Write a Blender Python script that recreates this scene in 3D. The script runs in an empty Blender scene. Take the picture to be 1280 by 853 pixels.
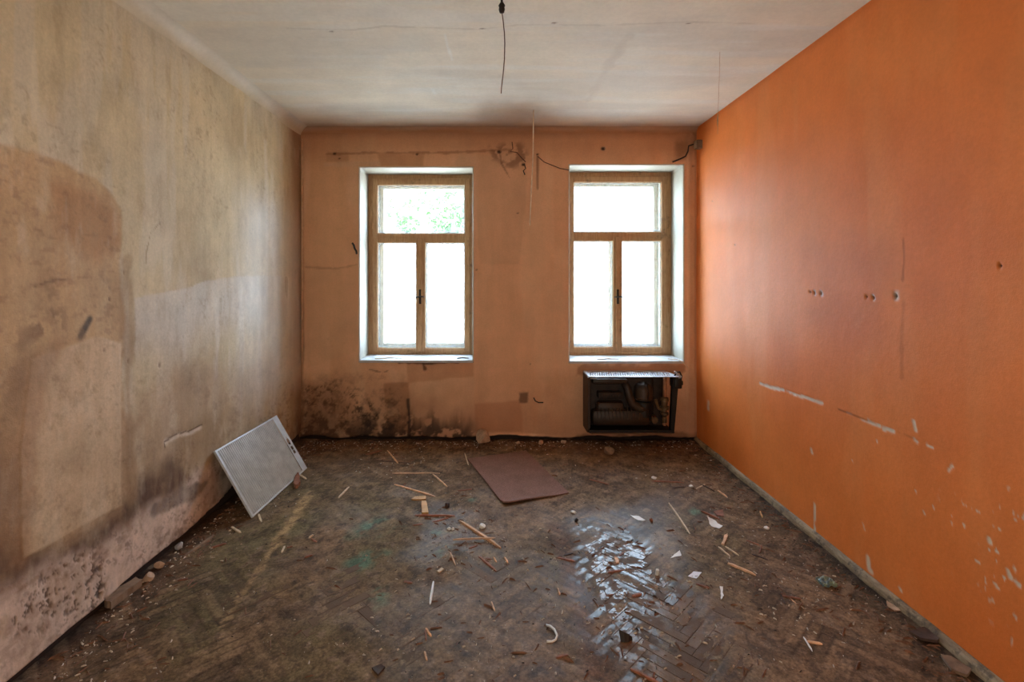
import bpy, bmesh, math, random
import numpy as np
from mathutils import Vector, Matrix, Euler

random.seed(7); rng = np.random.default_rng(7)
SC = bpy.context.scene
COL = SC.collection

# ------------------------------------------------------------------ measures (metres)
FPX, VX, VY = 627.0, 617.6, 345.0        # focal length and vanishing point, in photo pixels
EYE = 1.6
XL, XR = -1.867, 1.955                   # left and right wall
YB, YR = 4.846, -0.95                    # window wall, wall behind the camera
ZC = 3.03

# ------------------------------------------------------------------ camera
cd = bpy.data.cameras.new('camera'); cam = bpy.data.objects.new('camera', cd); COL.objects.link(cam)
cam.location = (0, 0, EYE); cam.rotation_euler = (math.pi/2, 0, 0)
cd.sensor_width = 36.0; cd.lens = FPX/1280*36
cd.shift_x = (640-VX)/1280; cd.shift_y = -(426.5-VY)/1280
cd.clip_start = 0.05; cd.clip_end = 300
SC.camera = cam

# ------------------------------------------------------------------ light
w = bpy.data.worlds.new('sky'); SC.world = w; w.use_nodes = True
bg = w.node_tree.nodes['Background']
bg.inputs['Color'].default_value = (0.60, 0.79, 1.0, 1); bg.inputs['Strength'].default_value = 27.0

def area(name, loc, rot, sx, sy, power=0, color=(1, 1, 1), portal=False):
    l = bpy.data.lights.new(name, 'AREA'); l.shape = 'RECTANGLE'; l.size = sx; l.size_y = sy
    l.energy = power; l.color = color
    o = bpy.data.objects.new(name, l); COL.objects.link(o); o.location = loc; o.rotation_euler = rot
    if portal: l.cycles.is_portal = True
    return o
# added warm fill lamp, set in an assumed doorway behind the camera
area('rear_fill', (0.1, YR-0.12, 1.15), (math.pi/2, 0, 0), 1.7, 2.2, 35, (1.0, 0.88, 0.72))
area('window_portal', (-0.753, 5.60, 1.72), (-math.pi/2, 0, 0), 1.25, 2.0, portal=True)
area('window_portal', (1.279, 5.60, 1.72), (-math.pi/2, 0, 0), 1.25, 2.0, portal=True)

sn = bpy.data.lights.new('sun', 'SUN'); sn.energy = 30; sn.angle = math.radians(0.6); sn.color = (1.0, 0.93, 0.82)
so_ = bpy.data.objects.new('sun', sn); COL.objects.link(so_); so_.rotation_euler = (math.radians(32), 0, math.radians(-25))   # stands behind the house, lights the yard
vs = SC.view_settings
SC.display_settings.display_device = 'sRGB'
vs.view_transform = 'Standard'; vs.look = 'None'; vs.gamma = 1; vs.use_curve_mapping = False
vs.exposure = 0.15

# ------------------------------------------------------------------ helpers
def lin(r, g, b):
    f = lambda c: (c/255/12.92) if c/255 <= 0.04045 else ((c/255+0.055)/1.055)**2.4
    return (f(r), f(g), f(b))
def F(px, py):                       # point of the floor seen at a photo pixel
    Y = FPX*EYE/(py-VY); return ((px-VX)*Y/FPX, Y)
def B(px, py): return ((px-VX)*YB/FPX, EYE-(py-VY)*YB/FPX)                                # window wall: X, Z
def L(px, py): Y = FPX*XL/(px-VX); return (Y, EYE-(py-VY)*Y/FPX)                          # left wall: Y, Z
def R(px, py): Y = FPX*XR/(px-VX); return (Y, EYE-(py-VY)*Y/FPX)                          # right wall: Y, Z
def C(px, py): Y = FPX*(ZC-EYE)/(VY-py); return ((px-VX)*Y/FPX, Y)                        # ceiling: X, Y

def _h(i, j, s):
    n = (i.astype(np.int64)*374761393 + j.astype(np.int64)*668265263 + s*974634777) & 0x7fffffff
    n = ((n ^ (n >> 13))*1274126177) & 0x7fffffff
    n = (n ^ (n >> 16)) & 0xffff
    return n/65535.0
def vn(x, y, s=0):
    x = np.asarray(x, float); y = np.asarray(y, float)
    i = np.floor(x); j = np.floor(y); u = x-i; v = y-j
    u = u*u*(3-2*u); v = v*v*(3-2*v)
    a, b, c, d = _h(i, j, s), _h(i+1, j, s), _h(i, j+1, s), _h(i+1, j+1, s)
    return (a*(1-u)+b*u)*(1-v) + (c*(1-u)+d*u)*v
def fbm(x, y, f=1.0, o=4, s=0, gain=0.5):      # about -0.5 .. 0.5
    t = 0; a = 1; n = 0
    for k in range(o):
        t = t + a*(vn(np.asarray(x)*f*2**k+17.3*k, np.asarray(y)*f*2**k-9.1*k, s+k)-0.5); n += a; a *= gain
    return t/n
def sst(a, b, x):
    t = np.clip((x-a)/(b-a), 0, 1); return t*t*(3-2*t)
def sdist(U, V, poly):                 # signed distance, positive inside
    d = np.full(U.shape, 1e9); ins = np.zeros(U.shape, bool)
    n = len(poly)
    for k in range(n):
        x0, y0 = poly[k]; x1, y1 = poly[(k+1) % n]
        ex, ey = x1-x0, y1-y0; q = ex*ex+ey*ey+1e-12
        t = np.clip(((U-x0)*ex+(V-y0)*ey)/q, 0, 1)
        d = np.minimum(d, np.hypot(U-x0-t*ex, V-y0-t*ey))
        if y0 != y1:
            c = ((y0 > V) != (y1 > V)) & (U < ex*(V-y0)/(y1-y0)+x0); ins ^= c
    return np.where(ins, d, -d)
def ldist(U, V, pts):
    d = np.full(U.shape, 1e9)
    for (x0, y0), (x1, y1) in zip(pts[:-1], pts[1:]):
        ex, ey = x1-x0, y1-y0; q = ex*ex+ey*ey+1e-12
        t = np.clip(((U-x0)*ex+(V-y0)*ey)/q, 0, 1)
        d = np.minimum(d, np.hypot(U-x0-t*ex, V-y0-t*ey))
    return d

class Paint:                            # paint layers, stains and wear of one surface, in that surface's own coordinates
    def __init__(s, U, V, base):
        s.U, s.V = U, V; s.c = np.zeros(U.shape+(3,)); s.c[:] = lin(*base); s.rough = np.full(U.shape, 0.6); s.d = np.zeros(U.shape)
    def lay(s, m, col, op=1.0):
        m = np.clip(m*op, 0, 1)[..., None]; s.c = s.c*(1-m) + np.array(lin(*col))*m
    def poly(s, pts, edge=0.01, n=0.0, nf=6, seed=1):
        return sst(-edge, edge, sdist(s.U, s.V, pts) + n*2*fbm(s.U, s.V, nf, 4, seed))
    def line(s, pts, r, n=0.0, nf=12, seed=2):
        return 1-sst(r*0.3, r, ldist(s.U, s.V, pts) + n*2*fbm(s.U, s.V, nf, 3, seed))
    def spots(s, f, th, soft, seed): return sst(th, th+soft, fbm(s.U, s.V, f, 4, seed)+0.5)

def mesh_obj(name, verts, faces, mat, parent=None, smooth=False, kind=None, mats=None, fm=None):
    me = bpy.data.meshes.new(name); me.from_pydata([tuple(v) for v in verts], [], [tuple(f) for f in faces]); me.update()
    if mats:
        for m in mats: me.materials.append(m)
        if fm is not None: me.polygons.foreach_set('material_index', fm)
    elif mat: me.materials.append(mat)
    if smooth: me.polygons.foreach_set('use_smooth', [True]*len(me.polygons))
    o = bpy.data.objects.new(name, me); COL.objects.link(o)
    if parent: o.parent = parent
    if kind: o['kind'] = kind
    return o
def grid_obj(name, P, colr, rough, mat, parent=None, kind=None, skip=None, flip=False, extra=None):
    nx, ny = P.shape[:2]
    idx = np.arange(nx*ny).reshape(nx, ny)
    q = np.stack([idx[:-1, :-1], idx[1:, :-1], idx[1:, 1:], idx[:-1, 1:]], -1)
    q = q[~skip] if skip is not None else q.reshape(-1, 4)
    if flip: q = q[:, ::-1]
    V = P.reshape(-1, 3); C4 = np.concatenate([colr.reshape(-1, 3), rough.reshape(-1, 1)], 1)
    faces = q.tolist(); V = V.tolist(); sm = [True]*len(faces)
    if extra:                                                  # solid masonry behind the plaster skin
        ev, ef = extra; o0 = len(V); V += ev; faces += [[i+o0 for i in f] for f in ef]; sm += [False]*len(ef)
        C4 = np.concatenate([C4, np.tile([0.12, 0.07, 0.05, 0.9], (len(ev), 1))], 0)
    me = bpy.data.meshes.new(name); me.from_pydata(V, [], faces); me.update()
    me.polygons.foreach_set('use_smooth', sm)
    a = me.color_attributes.new('paint', 'FLOAT_COLOR', 'POINT'); a.data.foreach_set('color', C4.astype(np.float32).ravel())
    me.materials.append(mat)
    o = bpy.data.objects.new(name, me); COL.objects.link(o)
    if parent: o.parent = parent
    if kind: o['kind'] = kind
    return o
def boxes(bs):
    v, f = [], []
    for (x0, x1, y0, y1, z0, z1) in bs:
        k = len(v)
        v += [[x0, y0, z0], [x1, y0, z0], [x1, y1, z0], [x0, y1, z0], [x0, y0, z1], [x1, y0, z1], [x1, y1, z1], [x0, y1, z1]]
        f += [[k+i for i in q] for q in ((0, 3, 2, 1), (4, 5, 6, 7), (0, 1, 5, 4), (1, 2, 6, 5), (2, 3, 7, 6), (3, 0, 4, 7))]
    return v, f

class MB:
    def __init__(s): s.v = []; s.f = []
    def add(s, v, f):
        k = len(s.v); s.v += [tuple(p) for p in v]; s.f += [tuple(i+k for i in q) for q in f]; return s
    def box(s, x0, x1, y0, y1, z0, z1, bev=0.0, M=None):
        bm = bmesh.new(); v, f = boxes([(x0, x1, y0, y1, z0, z1)])
        vs_ = [bm.verts.new(p) for p in v]
        for q in f: bm.faces.new([vs_[i] for i in q])
        if bev: bmesh.ops.bevel(bm, geom=bm.edges[:], offset=bev, segments=2, affect='EDGES', profile=0.5)
        if M: bm.transform(M)
        bm.verts.index_update()
        s.add([p.co[:] for p in bm.verts], [[p.index for p in q.verts] for q in bm.faces]); bm.free(); return s
    def tube(s, pts, r, seg=8, caps=True):
        pts = [Vector(p) for p in pts]; n = len(pts); rs = r if isinstance(r, (list, tuple)) else [r]*n
        v, f = [], []; up = None
        for i, p in enumerate(pts):
            t = (pts[min(i+1, n-1)]-pts[max(i-1, 0)]).normalized()
            if up is None: up = t.orthogonal().normalized()
            up = (up - t*up.dot(t)); up = up.normalized() if up.length > 1e-6 else t.orthogonal().normalized()
            b = t.cross(up)
            for k in range(seg):
                a = 2*math.pi*k/seg; v.append(p + (up*math.cos(a)+b*math.sin(a))*rs[i])
        for i in range(n-1):
            for k in range(seg):
                k2 = (k+1) % seg; f.append((i*seg+k, i*seg+k2, (i+1)*seg+k2, (i+1)*seg+k))
        if caps: f.append(tuple(range(seg))[::-1]); f.append(tuple((n-1)*seg+k for k in range(seg)))
        return s.add(v, f)
    def lathe(s, prof, c, axis='z', seg=20):
        v, f = [], []; n = len(prof)
        for (r, h) in prof:
            for k in range(seg):
                a = 2*math.pi*k/seg; x, y = r*math.cos(a), r*math.sin(a)
                v.append({'z': (c[0]+x, c[1]+y, c[2]+h), 'y': (c[0]+x, c[1]+h, c[2]-y), 'x': (c[0]+h, c[1]+x, c[2]+y)}[axis])
        for i in range(n-1):
            for k in range(seg):
                k2 = (k+1) % seg; f.append((i*seg+k, i*seg+k2, (i+1)*seg+k2, (i+1)*seg+k))
        f.append(tuple(range(seg))[::-1]); f.append(tuple((n-1)*seg+k for k in range(seg)))
        return s.add(v, f)
    def plate(s, poly, holes, t, to3):      # a sheet with real holes, thickness t
        bm = bmesh.new(); es = []
        for lp in [poly]+holes:
            vv = [bm.verts.new((x, y, 0)) for x, y in lp]
            es += [bm.edges.new((vv[i], vv[(i+1) % len(vv)])) for i in range(len(vv))]
        bmesh.ops.triangle_fill(bm, use_beauty=True, use_dissolve=False, edges=es)
        r = bmesh.ops.extrude_face_region(bm, geom=bm.faces[:])
        for e in r['geom']:
            if isinstance(e, bmesh.types.BMVert): e.co.z += t
        bmesh.ops.recalc_face_normals(bm, faces=bm.faces[:]); bm.verts.index_update()
        s.add([to3(*p.co) for p in bm.verts], [[p.index for p in q.verts] for q in bm.faces]); bm.free(); return s
    def build(s, name, mat, parent=None, smooth=False, kind=None):
        return mesh_obj(name, s.v, s.f, mat, parent, smooth, kind)

def empty(name, loc=(0, 0, 0), M=None):
    o = bpy.data.objects.new(name, None); COL.objects.link(o); o.empty_display_size = 0.1
    if M is not None: o.matrix_world = M
    else: o.location = loc
    return o
def tag(o, label, cat, group=None):
    o['label'] = label; o['category'] = cat
    if group: o['group'] = group
    return o
def smooth_angle(o, deg=35):
    me = o.data; me.polygons.foreach_set('use_smooth', [True]*len(me.polygons))
    if hasattr(me, 'set_sharp_from_angle'): me.set_sharp_from_angle(angle=math.radians(deg))
    return o

# ------------------------------------------------------------------ materials
class NT:
    def __init__(s, name):
        s.m = bpy.data.materials.new(name); s.m.use_nodes = True; s.t = s.m.node_tree; s.n = s.t.nodes
        s.p = s.n['Principled BSDF']; s.out = s.n['Material Output']
    def node(s, t, **kw):
        o = s.n.new(t)
        for k, v in kw.items(): setattr(o, k, v)
        return o
    def link(s, a, b): s.t.links.new(a, b)
    def math(s, op, a, b=None, clamp=False):
        o = s.node('ShaderNodeMath', operation=op, use_clamp=clamp)
        for i, q in enumerate((a, b)):
            if q is None: continue
            if isinstance(q, (int, float)): o.inputs[i].default_value = q
            else: s.link(q, o.inputs[i])
        return o.outputs[0]
    def mix(s, fac, a, b, bt='MIX'):
        o = s.node('ShaderNodeMix', data_type='RGBA', blend_type=bt)
        for key, q in ((0, fac), (6, a), (7, b)):
            if isinstance(q, (int, float)): o.inputs[key].default_value = q
            elif isinstance(q, tuple): o.inputs[key].default_value = (*q[:3], 1)
            else: s.link(q, o.inputs[key])
        return o.outputs[2]
    def noise(s, scale, detail=4, rough=0.6, vec=None, stretch=None, coord='Object', dist=0.0):
        o = s.node('ShaderNodeTexNoise'); o.inputs['Scale'].default_value = scale; o.inputs['Detail'].default_value = detail
        o.inputs['Roughness'].default_value = rough; o.inputs['Distortion'].default_value = dist
        if vec is None:
            if coord == 'World': vec = s.node('ShaderNodeNewGeometry').outputs['Position']
            else: vec = s.node('ShaderNodeTexCoord').outputs[coord]
        if stretch:
            mp = s.node('ShaderNodeMapping'); mp.inputs['Scale'].default_value = stretch; s.link(vec, mp.inputs['Vector']); vec = mp.outputs[0]
        s.link(vec, o.inputs['Vector']); return o.outputs['Fac']
    def ramp(s, fac, a, b, va=0.0, vb=1.0):
        o = s.node('ShaderNodeMapRange', interpolation_type='SMOOTHSTEP'); s.link(fac, o.inputs[0])
        for i, q in ((1, a), (2, b), (3, va), (4, vb)): o.inputs[i].default_value = q
        return o.outputs[0]
    def bump(s, h, strength=0.3, dist=0.01, prev=None):
        o = s.node('ShaderNodeBump'); o.inputs['Strength'].default_value = strength; o.inputs['Distance'].default_value = dist
        s.link(h, o.inputs['Height'])
        if prev is not None: s.link(prev, o.inputs['Normal'])
        s.link(o.outputs[0], s.p.inputs['Normal']); return o.outputs[0]
    def set(s, **kw):
        for k, v in kw.items(): s.p.inputs[k.replace('_', ' ')].default_value = v
        return s

def plaster_mat(name, g1=9, g2=60, amt=0.22, bump=0.25, spec=0.5, streak=None):
    t = NT(name); a = t.node('ShaderNodeAttribute', attribute_name='paint')
    n1 = t.ramp(t.noise(g1, 6, 0.65), 0.3, 0.7, 1-amt, 1+amt*0.6)
    n2 = t.ramp(t.noise(g2, 5, 0.7), 0.3, 0.7, 1-amt*0.7, 1+amt*0.5)
    f = t.math('MULTIPLY', n1, n2)
    if streak: f = t.math('MULTIPLY', f, t.ramp(t.noise(1.0, 5, 0.6, stretch=streak), 0.3, 0.7, 1-amt*0.5, 1+amt*0.35))
    cc = t.node('ShaderNodeCombineColor')
    for i in range(3): t.link(f, cc.inputs[i])
    c = t.mix(1.0, a.outputs['Color'], cc.outputs[0], 'MULTIPLY')
    t.link(c, t.p.inputs['Base Color']); t.link(a.outputs['Alpha'], t.p.inputs['Roughness'])
    t.p.inputs['Specular IOR Level'].default_value = spec
    h = t.math('ADD', t.math('MULTIPLY', t.noise(22, 6, 0.65), 1.0), t.math('MULTIPLY', t.noise(160, 3, 0.6), 0.25))
    t.bump(h, bump, 0.008)
    return t.m
def simple_mat(name, col, rough=0.6, metal=0.0, var=0.15, scale=20, stretch=None, bump=0.0, col2=None, spec=0.5, rnd=0.0):
    t = NT(name); n = t.noise(scale, 5, 0.65, stretch=stretch)
    c1 = tuple(x*(1-var) for x in lin(*col)); c2 = lin(*col2) if col2 else tuple(min(1, x*(1+var)) for x in lin(*col))
    c = t.mix(t.ramp(n, 0.3, 0.7), c1, c2)
    if rnd:
        oi = t.node('ShaderNodeObjectInfo'); hs = t.node('ShaderNodeHueSaturation')
        t.link(t.ramp(oi.outputs['Random'], 0, 1, 1-rnd, 1+rnd), hs.inputs['Value']); t.link(c, hs.inputs['Color']); c = hs.outputs[0]
    t.link(c, t.p.inputs['Base Color']); t.set(Roughness=rough, Metallic=metal); t.p.inputs['Specular IOR Level'].default_value = spec
    if bump: t.bump(n, bump, 0.004)
    return t.m

M_left = plaster_mat('old_paint_left', 4, 60, 0.11, 0.35, 0.5, (1, 14, 0.8))
M_back = plaster_mat('old_paint_back', 3, 70, 0.08, 0.30, 0.25, (9, 1, 0.8))
M_right = plaster_mat('orange_paint', 3, 60, 0.06, 0.22, 0.2, (1, 5, 1.2))
M_ceil = plaster_mat('whitewash', 3, 40, 0.06, 0.22, 0.3, (0.7, 6, 1))
M_reveal = plaster_mat('reveal_paint', 9, 60, 0.06, 0.15, 0.4)
M_masonry = simple_mat('masonry', (120, 90, 70), 0.9)

def wood_paint(name, c1, c2, rough=0.55):
    t = NT(name); n = t.noise(6, 6, 0.7, stretch=(14, 14, 1.6)); m = t.noise(9, 6, 0.7)
    c = t.mix(t.ramp(n, 0.35, 0.65), lin(*c1), lin(*c2)); c = t.mix(t.ramp(m, 0.56, 0.72, 0, 0.6), c, lin(88, 66, 46))
    t.link(c, t.p.inputs['Base Color']); t.set(Roughness=rough); t.bump(n, 0.2, 0.003); return t.m
M_frame = wood_paint('frame_paint', (170, 126, 84), (192, 152, 108))
M_sash_white = wood_paint('outer_frame_paint', (150, 145, 130), (168, 164, 152))
M_putty = simple_mat('putty', (235, 232, 222), 0.7, var=0.2, scale=45)
M_sill = simple_mat('sill_paint', (190, 192, 194), 0.4, var=0.12, scale=14)

def glass_mat():
    t = NT('dirty_glass'); t.n.remove(t.p)
    a = t.node('ShaderNodeAttribute', attribute_name='paint')
    tr = t.node('ShaderNodeBsdfTransparent'); tr.inputs[0].default_value = (0.97, 0.98, 0.98, 1)
    gl = t.node('ShaderNodeBsdfGlossy'); gl.inputs['Roughness'].default_value = 0.02
    fr = t.node('ShaderNodeFresnel'); fr.inputs['IOR'].default_value = 1.35
    m1 = t.node('ShaderNodeMixShader'); t.link(fr.outputs[0], m1.inputs[0]); t.link(tr.outputs[0], m1.inputs[1]); t.link(gl.outputs[0], m1.inputs[2])
    df = t.node('ShaderNodeBsdfDiffuse'); df.inputs[0].default_value = (0.35, 0.34, 0.32, 1)
    tl = t.node('ShaderNodeBsdfTranslucent'); tl.inputs[0].default_value = (0.16, 0.17, 0.18, 1)
    m2 = t.node('ShaderNodeMixShader'); m2.inputs[0].default_value = 0.5; t.link(df.outputs[0], m2.inputs[1]); t.link(tl.outputs[0], m2.inputs[2])
    n = t.noise(30, 6, 0.75)
    fac = t.math('MULTIPLY', a.outputs['Alpha'], t.ramp(n, 0.25, 0.7, 0.5, 1.3), clamp=True)
    m3 = t.node('ShaderNodeMixShader'); t.link(fac, m3.inputs[0]); t.link(m1.outputs[0], m3.inputs[1]); t.link(m2.outputs[0], m3.inputs[2])
    t.link(m3.outputs[0], t.out.inputs['Surface']); return t.m
M_glass = glass_mat()

# wetness of the parquet: a damp strip that runs from the middle of the room towards the camera
def wet_mask(t):
    g = t.node('ShaderNodeNewGeometry').outputs['Position']
    sp = t.node('ShaderNodeSeparateXYZ'); t.link(g, sp.inputs[0])
    dx = t.math('DIVIDE', t.math('SUBTRACT', sp.outputs[0], 0.72), 0.36)
    dy = t.math('DIVIDE', t.math('SUBTRACT', sp.outputs[1], 2.55), 1.0)
    r = t.math('ADD', t.math('MULTIPLY', dx, dx), t.math('MULTIPLY', dy, dy))
    return t.ramp(r, 0.35, 1.5, 1.0, 0.0)
def slat_mat():
    t = NT('parquet_oak'); oi = t.node('ShaderNodeObjectInfo')
    n = t.noise(5, 6, 0.7, stretch=(1.5, 22, 22)); d = t.noise(9, 6, 0.7, coord='World'); e = t.noise(40, 5, 0.7, coord='World')
    c = t.mix(t.ramp(n, 0.3, 0.7), lin(84, 62, 46), lin(112, 84, 62))
    c = t.mix(t.ramp(d, 0.3, 0.52, 0, 0.92), c, lin(106, 84, 64))
    hs = t.node('ShaderNodeHueSaturation'); t.link(t.ramp(oi.outputs['Random'], 0, 1, 0.75, 1.2), hs.inputs['Value']); t.link(c, hs.inputs['Color'])
    t.link(hs.outputs[0], t.p.inputs['Base Color'])
    wm = t.math('MULTIPLY', wet_mask(t), t.ramp(t.noise(14, 5, 0.7, coord='World'), 0.47, 0.55))
    t.link(t.ramp(wm, 0.1, 0.8, 0.7, 0.17), t.p.inputs['Roughness']); t.p.inputs['Specular IOR Level'].default_value = 0.16
    t.bump(t.math('ADD', n, t.math('MULTIPLY', e, 0.7)), 0.25, 0.004); return t.m
def crust_mat():
    t = NT('trodden_dirt'); a = t.node('ShaderNodeAttribute', attribute_name='paint')
    n1 = t.ramp(t.noise(11, 7, 0.7), 0.3, 0.7, 0.62, 1.3); n2 = t.ramp(t.noise(75, 5, 0.75), 0.3, 0.72, 0.6, 1.35)
    f = t.math('MULTIPLY', n1, n2); cc = t.node('ShaderNodeCombineColor')
    for i in range(3): t.link(f, cc.inputs[i])
    c = t.mix(1.0, a.outputs['Color'], cc.outputs[0], 'MULTIPLY')
    sp = t.ramp(t.noise(120, 2, 0.5), 0.70, 0.76, 0, 0.5); c = t.mix(sp, c, lin(190, 175, 160))
    t.link(c, t.p.inputs['Base Color'])
    wm = t.math('MULTIPLY', wet_mask(t), t.ramp(t.noise(9, 6, 0.7), 0.48, 0.62))
    rr = t.math('SUBTRACT', a.outputs['Alpha'], t.math('MULTIPLY', wm, 0.04), clamp=True)
    t.link(rr, t.p.inputs['Roughness']); t.p.inputs['Specular IOR Level'].default_value = 0.11
    t.bump(t.math('ADD', t.noise(45, 6, 0.75), t.math('MULTIPLY', t.noise(200, 3, 0.7), 0.5)), 0.22, 0.005)
    t.link(t.ramp(a.outputs['Alpha'], 0.18, 0.45, 0.05, 0.30), t.n['Bump'].inputs['Strength']); return t.m
M_slat = slat_mat(); M_crust = crust_mat()
M_screed = simple_mat('screed', (60, 48, 40), 0.95)

# ------------------------------------------------------------------ floor
OX, OY = 0.443, 2.5
def slat_cell(x, y):                  # per point: random tone of its slat, distance to the slat's edge (in slat widths)
    c = math.sqrt(0.5); u = ((x-OX)+(y-OY))*c/0.05; v = ((y-OY)-(x-OX))*c/0.05
    ci = np.floor(u).astype(int); ri = np.floor(v).astype(int); d = (ci-ri) % 12
    hor = d < 6; e = d-6
    lg = np.where(hor, u-(ci-d), v-(ri+e-5)); cr = np.where(hor, v-ri, u-ci)
    ka = np.where(hor, ci-d, ci); kb = np.where(hor, ri, ri+e+5000)
    return _h(ka, kb, 5), _h(ka, kb, 6), np.minimum(np.minimum(cr, 1-cr), np.minimum(lg, 6-lg))
def crust_h(x, y):
    x = np.asarray(x, float); y = np.asarray(y, float)
    h = 0.0032*2*fbm(x, y, 2.2, 4, 11) + 0.0022*2*fbm(x, y, 13, 4, 21)
    r = ((x-0.72)/0.36)**2 + ((y-2.55)/1.0)**2
    h = h - 0.0018*(1-sst(0.3, 1.6, r))
    h = h + 0.012*(1-sst(0, 0.30, YB-y)) + 0.006*(1-sst(0.0, 0.22, x-XL)) + 0.006*(1-sst(0, 0.10, XR-x))
    h = h + 0.006*(1-sst(0.05, 0.13, np.abs(x-(0.41+0.02*np.sin(y*3)))))*(1-sst(2.9, 3.4, y))
    t1, t2, ed_ = slat_cell(x, y)
    return h + 0.0016 + 0.0022*sst(0.2, 0.75, r) - 0.0012*(1-sst(0.2, 0.9, ((x+1.0)/0.7)**2+((y-2.5)/0.6)**2)) + 0.0016*(t1-0.5) - 0.0016*sst(0.16, 0.0, ed_)
floor = MB().box(XL-0.4, XR+0.4, YR-0.6, YB+0.6, -0.25, -0.021).build('floor', M_screed, kind='structure')
W_, LN = 0.05, 6
slat_me = MB().box(-LN*W_/2+0.0008, LN*W_/2-0.0008, -W_/2+0.0008, W_/2-0.0008, -0.018, 0.0, 0.0012).build('parquet_slat', M_slat)
smesh = slat_me.data; bpy.data.objects.remove(slat_me)
sl = []
c45 = math.sqrt(0.5)
for m in range(-8, 9):
    for k in range(-110, 160):
        for kind in (0, 1):
            if kind == 0: u, v = (k+LN*m+LN/2)*W_, (k-LN*m+0.5)*W_
            else: u, v = (k+LN*m+0.5)*W_, (k-LN*m-2*LN+1+LN/2)*W_
            X = (u-v)*c45 + 0.443; Y = (u+v)*c45 + 2.5
            if XL+0.10 < X < XR-0.10 and YR+0.12 < Y < YB-0.10:
                sl.append((X, Y, math.pi/4 + kind*math.pi/2))
def fr_px(X, Y): return (VX+FPX*X/Y, VY+FPX*EYE/Y) if Y > 0.3 else (-999, 9999)
def infr(s):
    a, b = fr_px(s[0], s[1]); return -10 < a < 1290 and b < 870
sl.sort(key=lambda s: (not infr(s), math.hypot(s[0], s[1])))
rest = MB(); rv = np.array([v.co[:] for v in smesh.vertices]); rf = [tuple(p.vertices) for p in smesh.polygons]
for i, (X, Y, a) in enumerate(sl):
    z = random.uniform(-0.0014, 0.0016); tx = random.gauss(0, 0.012); ty = random.gauss(0, 0.003)
    if i < 300:
        o = bpy.data.objects.new('parquet_slat', smesh); COL.objects.link(o); o.parent = floor
        o.location = (X, Y, z); o.rotation_euler = Euler((tx, ty, a)); o.pass_index = i
    else:
        Mx = Matrix.Translation((X, Y, z)) @ Euler((tx, ty, a)).to_matrix().to_4x4()
        rest.add([Mx @ Vector(p) for p in rv], rf)
rest.build('parquet_slats', M_slat, floor, kind='stuff')

pyl = np.concatenate([[YR], np.linspace(-0.6, 1.75, 30), [FPX*EYE/(p-VY) for p in np.arange(880, 551.6, -1.7)], [YB+0.02]])
pyl = np.sort(pyl); xs = np.linspace(XL-0.02, XR+0.02, 470)
U, V = np.meshgrid(xs, pyl, indexing='ij')
p = Paint(U, V, (132, 104, 78))
p.lay(sst(0.40, 0.75, fbm(U, V, 1.1, 4, 3)+0.5), (112, 96, 70), 0.8)
p.lay(sst(0.42, 0.68, fbm(U, V, 5, 5, 5)+0.5), (100, 78, 60), 0.6)
p.lay(sst(0.2, -1.2, U)*sst(4.4, 3.2, V)*sst(0.25, 0.6, fbm(U, V, 2, 4, 31)+0.5), (108, 98, 68), 0.75)       # olive tinge on the left
for (a, b, r) in ((555, 683, .13), (545, 668, .09), (475, 742, .10), (455, 700, .14), (590, 625, .07), (520, 660, .08), (870, 640, .06), (470, 660, .16)):
    x0, y0 = F(a, b); d = np.hypot((U-x0), (V-y0)*0.8)+r*1.3*fbm(U, V, 9, 4, 41)
    p.lay((1-sst(r*0.2, r, d))*sst(0.4, 0.6, fbm(U, V, 16, 4, 43)+0.5), (92, 122, 100), 0.8)            # verdigris coloured patches
st = [F(388, 618), F(372, 640), F(345, 680), F(318, 722), F(296, 752), F(280, 782)]
p.lay(p.line(st[:3], 0.055, 0.03), (178, 146, 104), 0.85); p.lay(p.line(st[2:], 0.03, 0.012), (166, 136, 98), 0.85)   # ochre trail
p.lay(p.line([(0.41, 1.6), (0.42, 2.4), (0.40, 3.2)], 0.085, 0.03), (112, 80, 60), 0.8)
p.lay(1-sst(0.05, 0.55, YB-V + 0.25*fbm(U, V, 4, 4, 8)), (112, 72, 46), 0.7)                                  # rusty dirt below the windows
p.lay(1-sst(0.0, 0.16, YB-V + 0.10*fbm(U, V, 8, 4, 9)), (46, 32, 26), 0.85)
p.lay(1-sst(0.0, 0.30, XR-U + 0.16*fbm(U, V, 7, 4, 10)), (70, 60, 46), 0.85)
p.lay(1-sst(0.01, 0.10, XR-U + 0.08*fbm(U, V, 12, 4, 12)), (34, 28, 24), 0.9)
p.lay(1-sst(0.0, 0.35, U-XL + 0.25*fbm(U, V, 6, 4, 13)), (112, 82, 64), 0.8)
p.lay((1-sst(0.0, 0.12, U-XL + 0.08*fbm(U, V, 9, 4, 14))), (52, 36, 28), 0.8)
p.lay(sst(0.62, 0.72, fbm(U, V, 22, 4, 15)+0.5), (136, 112, 92), 0.6)
p.lay(sst(0.60, 0.70, fbm(U, V, 26, 5, 16)+0.5), (62, 50, 42), 0.6)
t1, t2, ed_ = slat_cell(U, V)
sv = sst(0.30, 0.6, fbm(U, V, 2.0, 4, 33)+0.5)
p.lay(sv*sst(0.55, 0.9, t1), (146, 118, 92), 0.45); p.lay(sv*sst(0.45, 0.1, t1), (84, 68, 54), 0.45)
p.lay(sv*sst(0.20, 0.02, ed_)*sst(0.3, 0.6, fbm(U, V, 12, 3, 34)+0.5), (66, 52, 42), 0.65)
p.rough = 0.55 - 0.10*(1-sst(0.5, 2.2, ((U-0.45)/0.75)**2+((V-3.1)/1.1)**2)) + 0.3*sst(0.35, 0.65, fbm(U, V, 3, 3, 17)+0.5)
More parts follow.
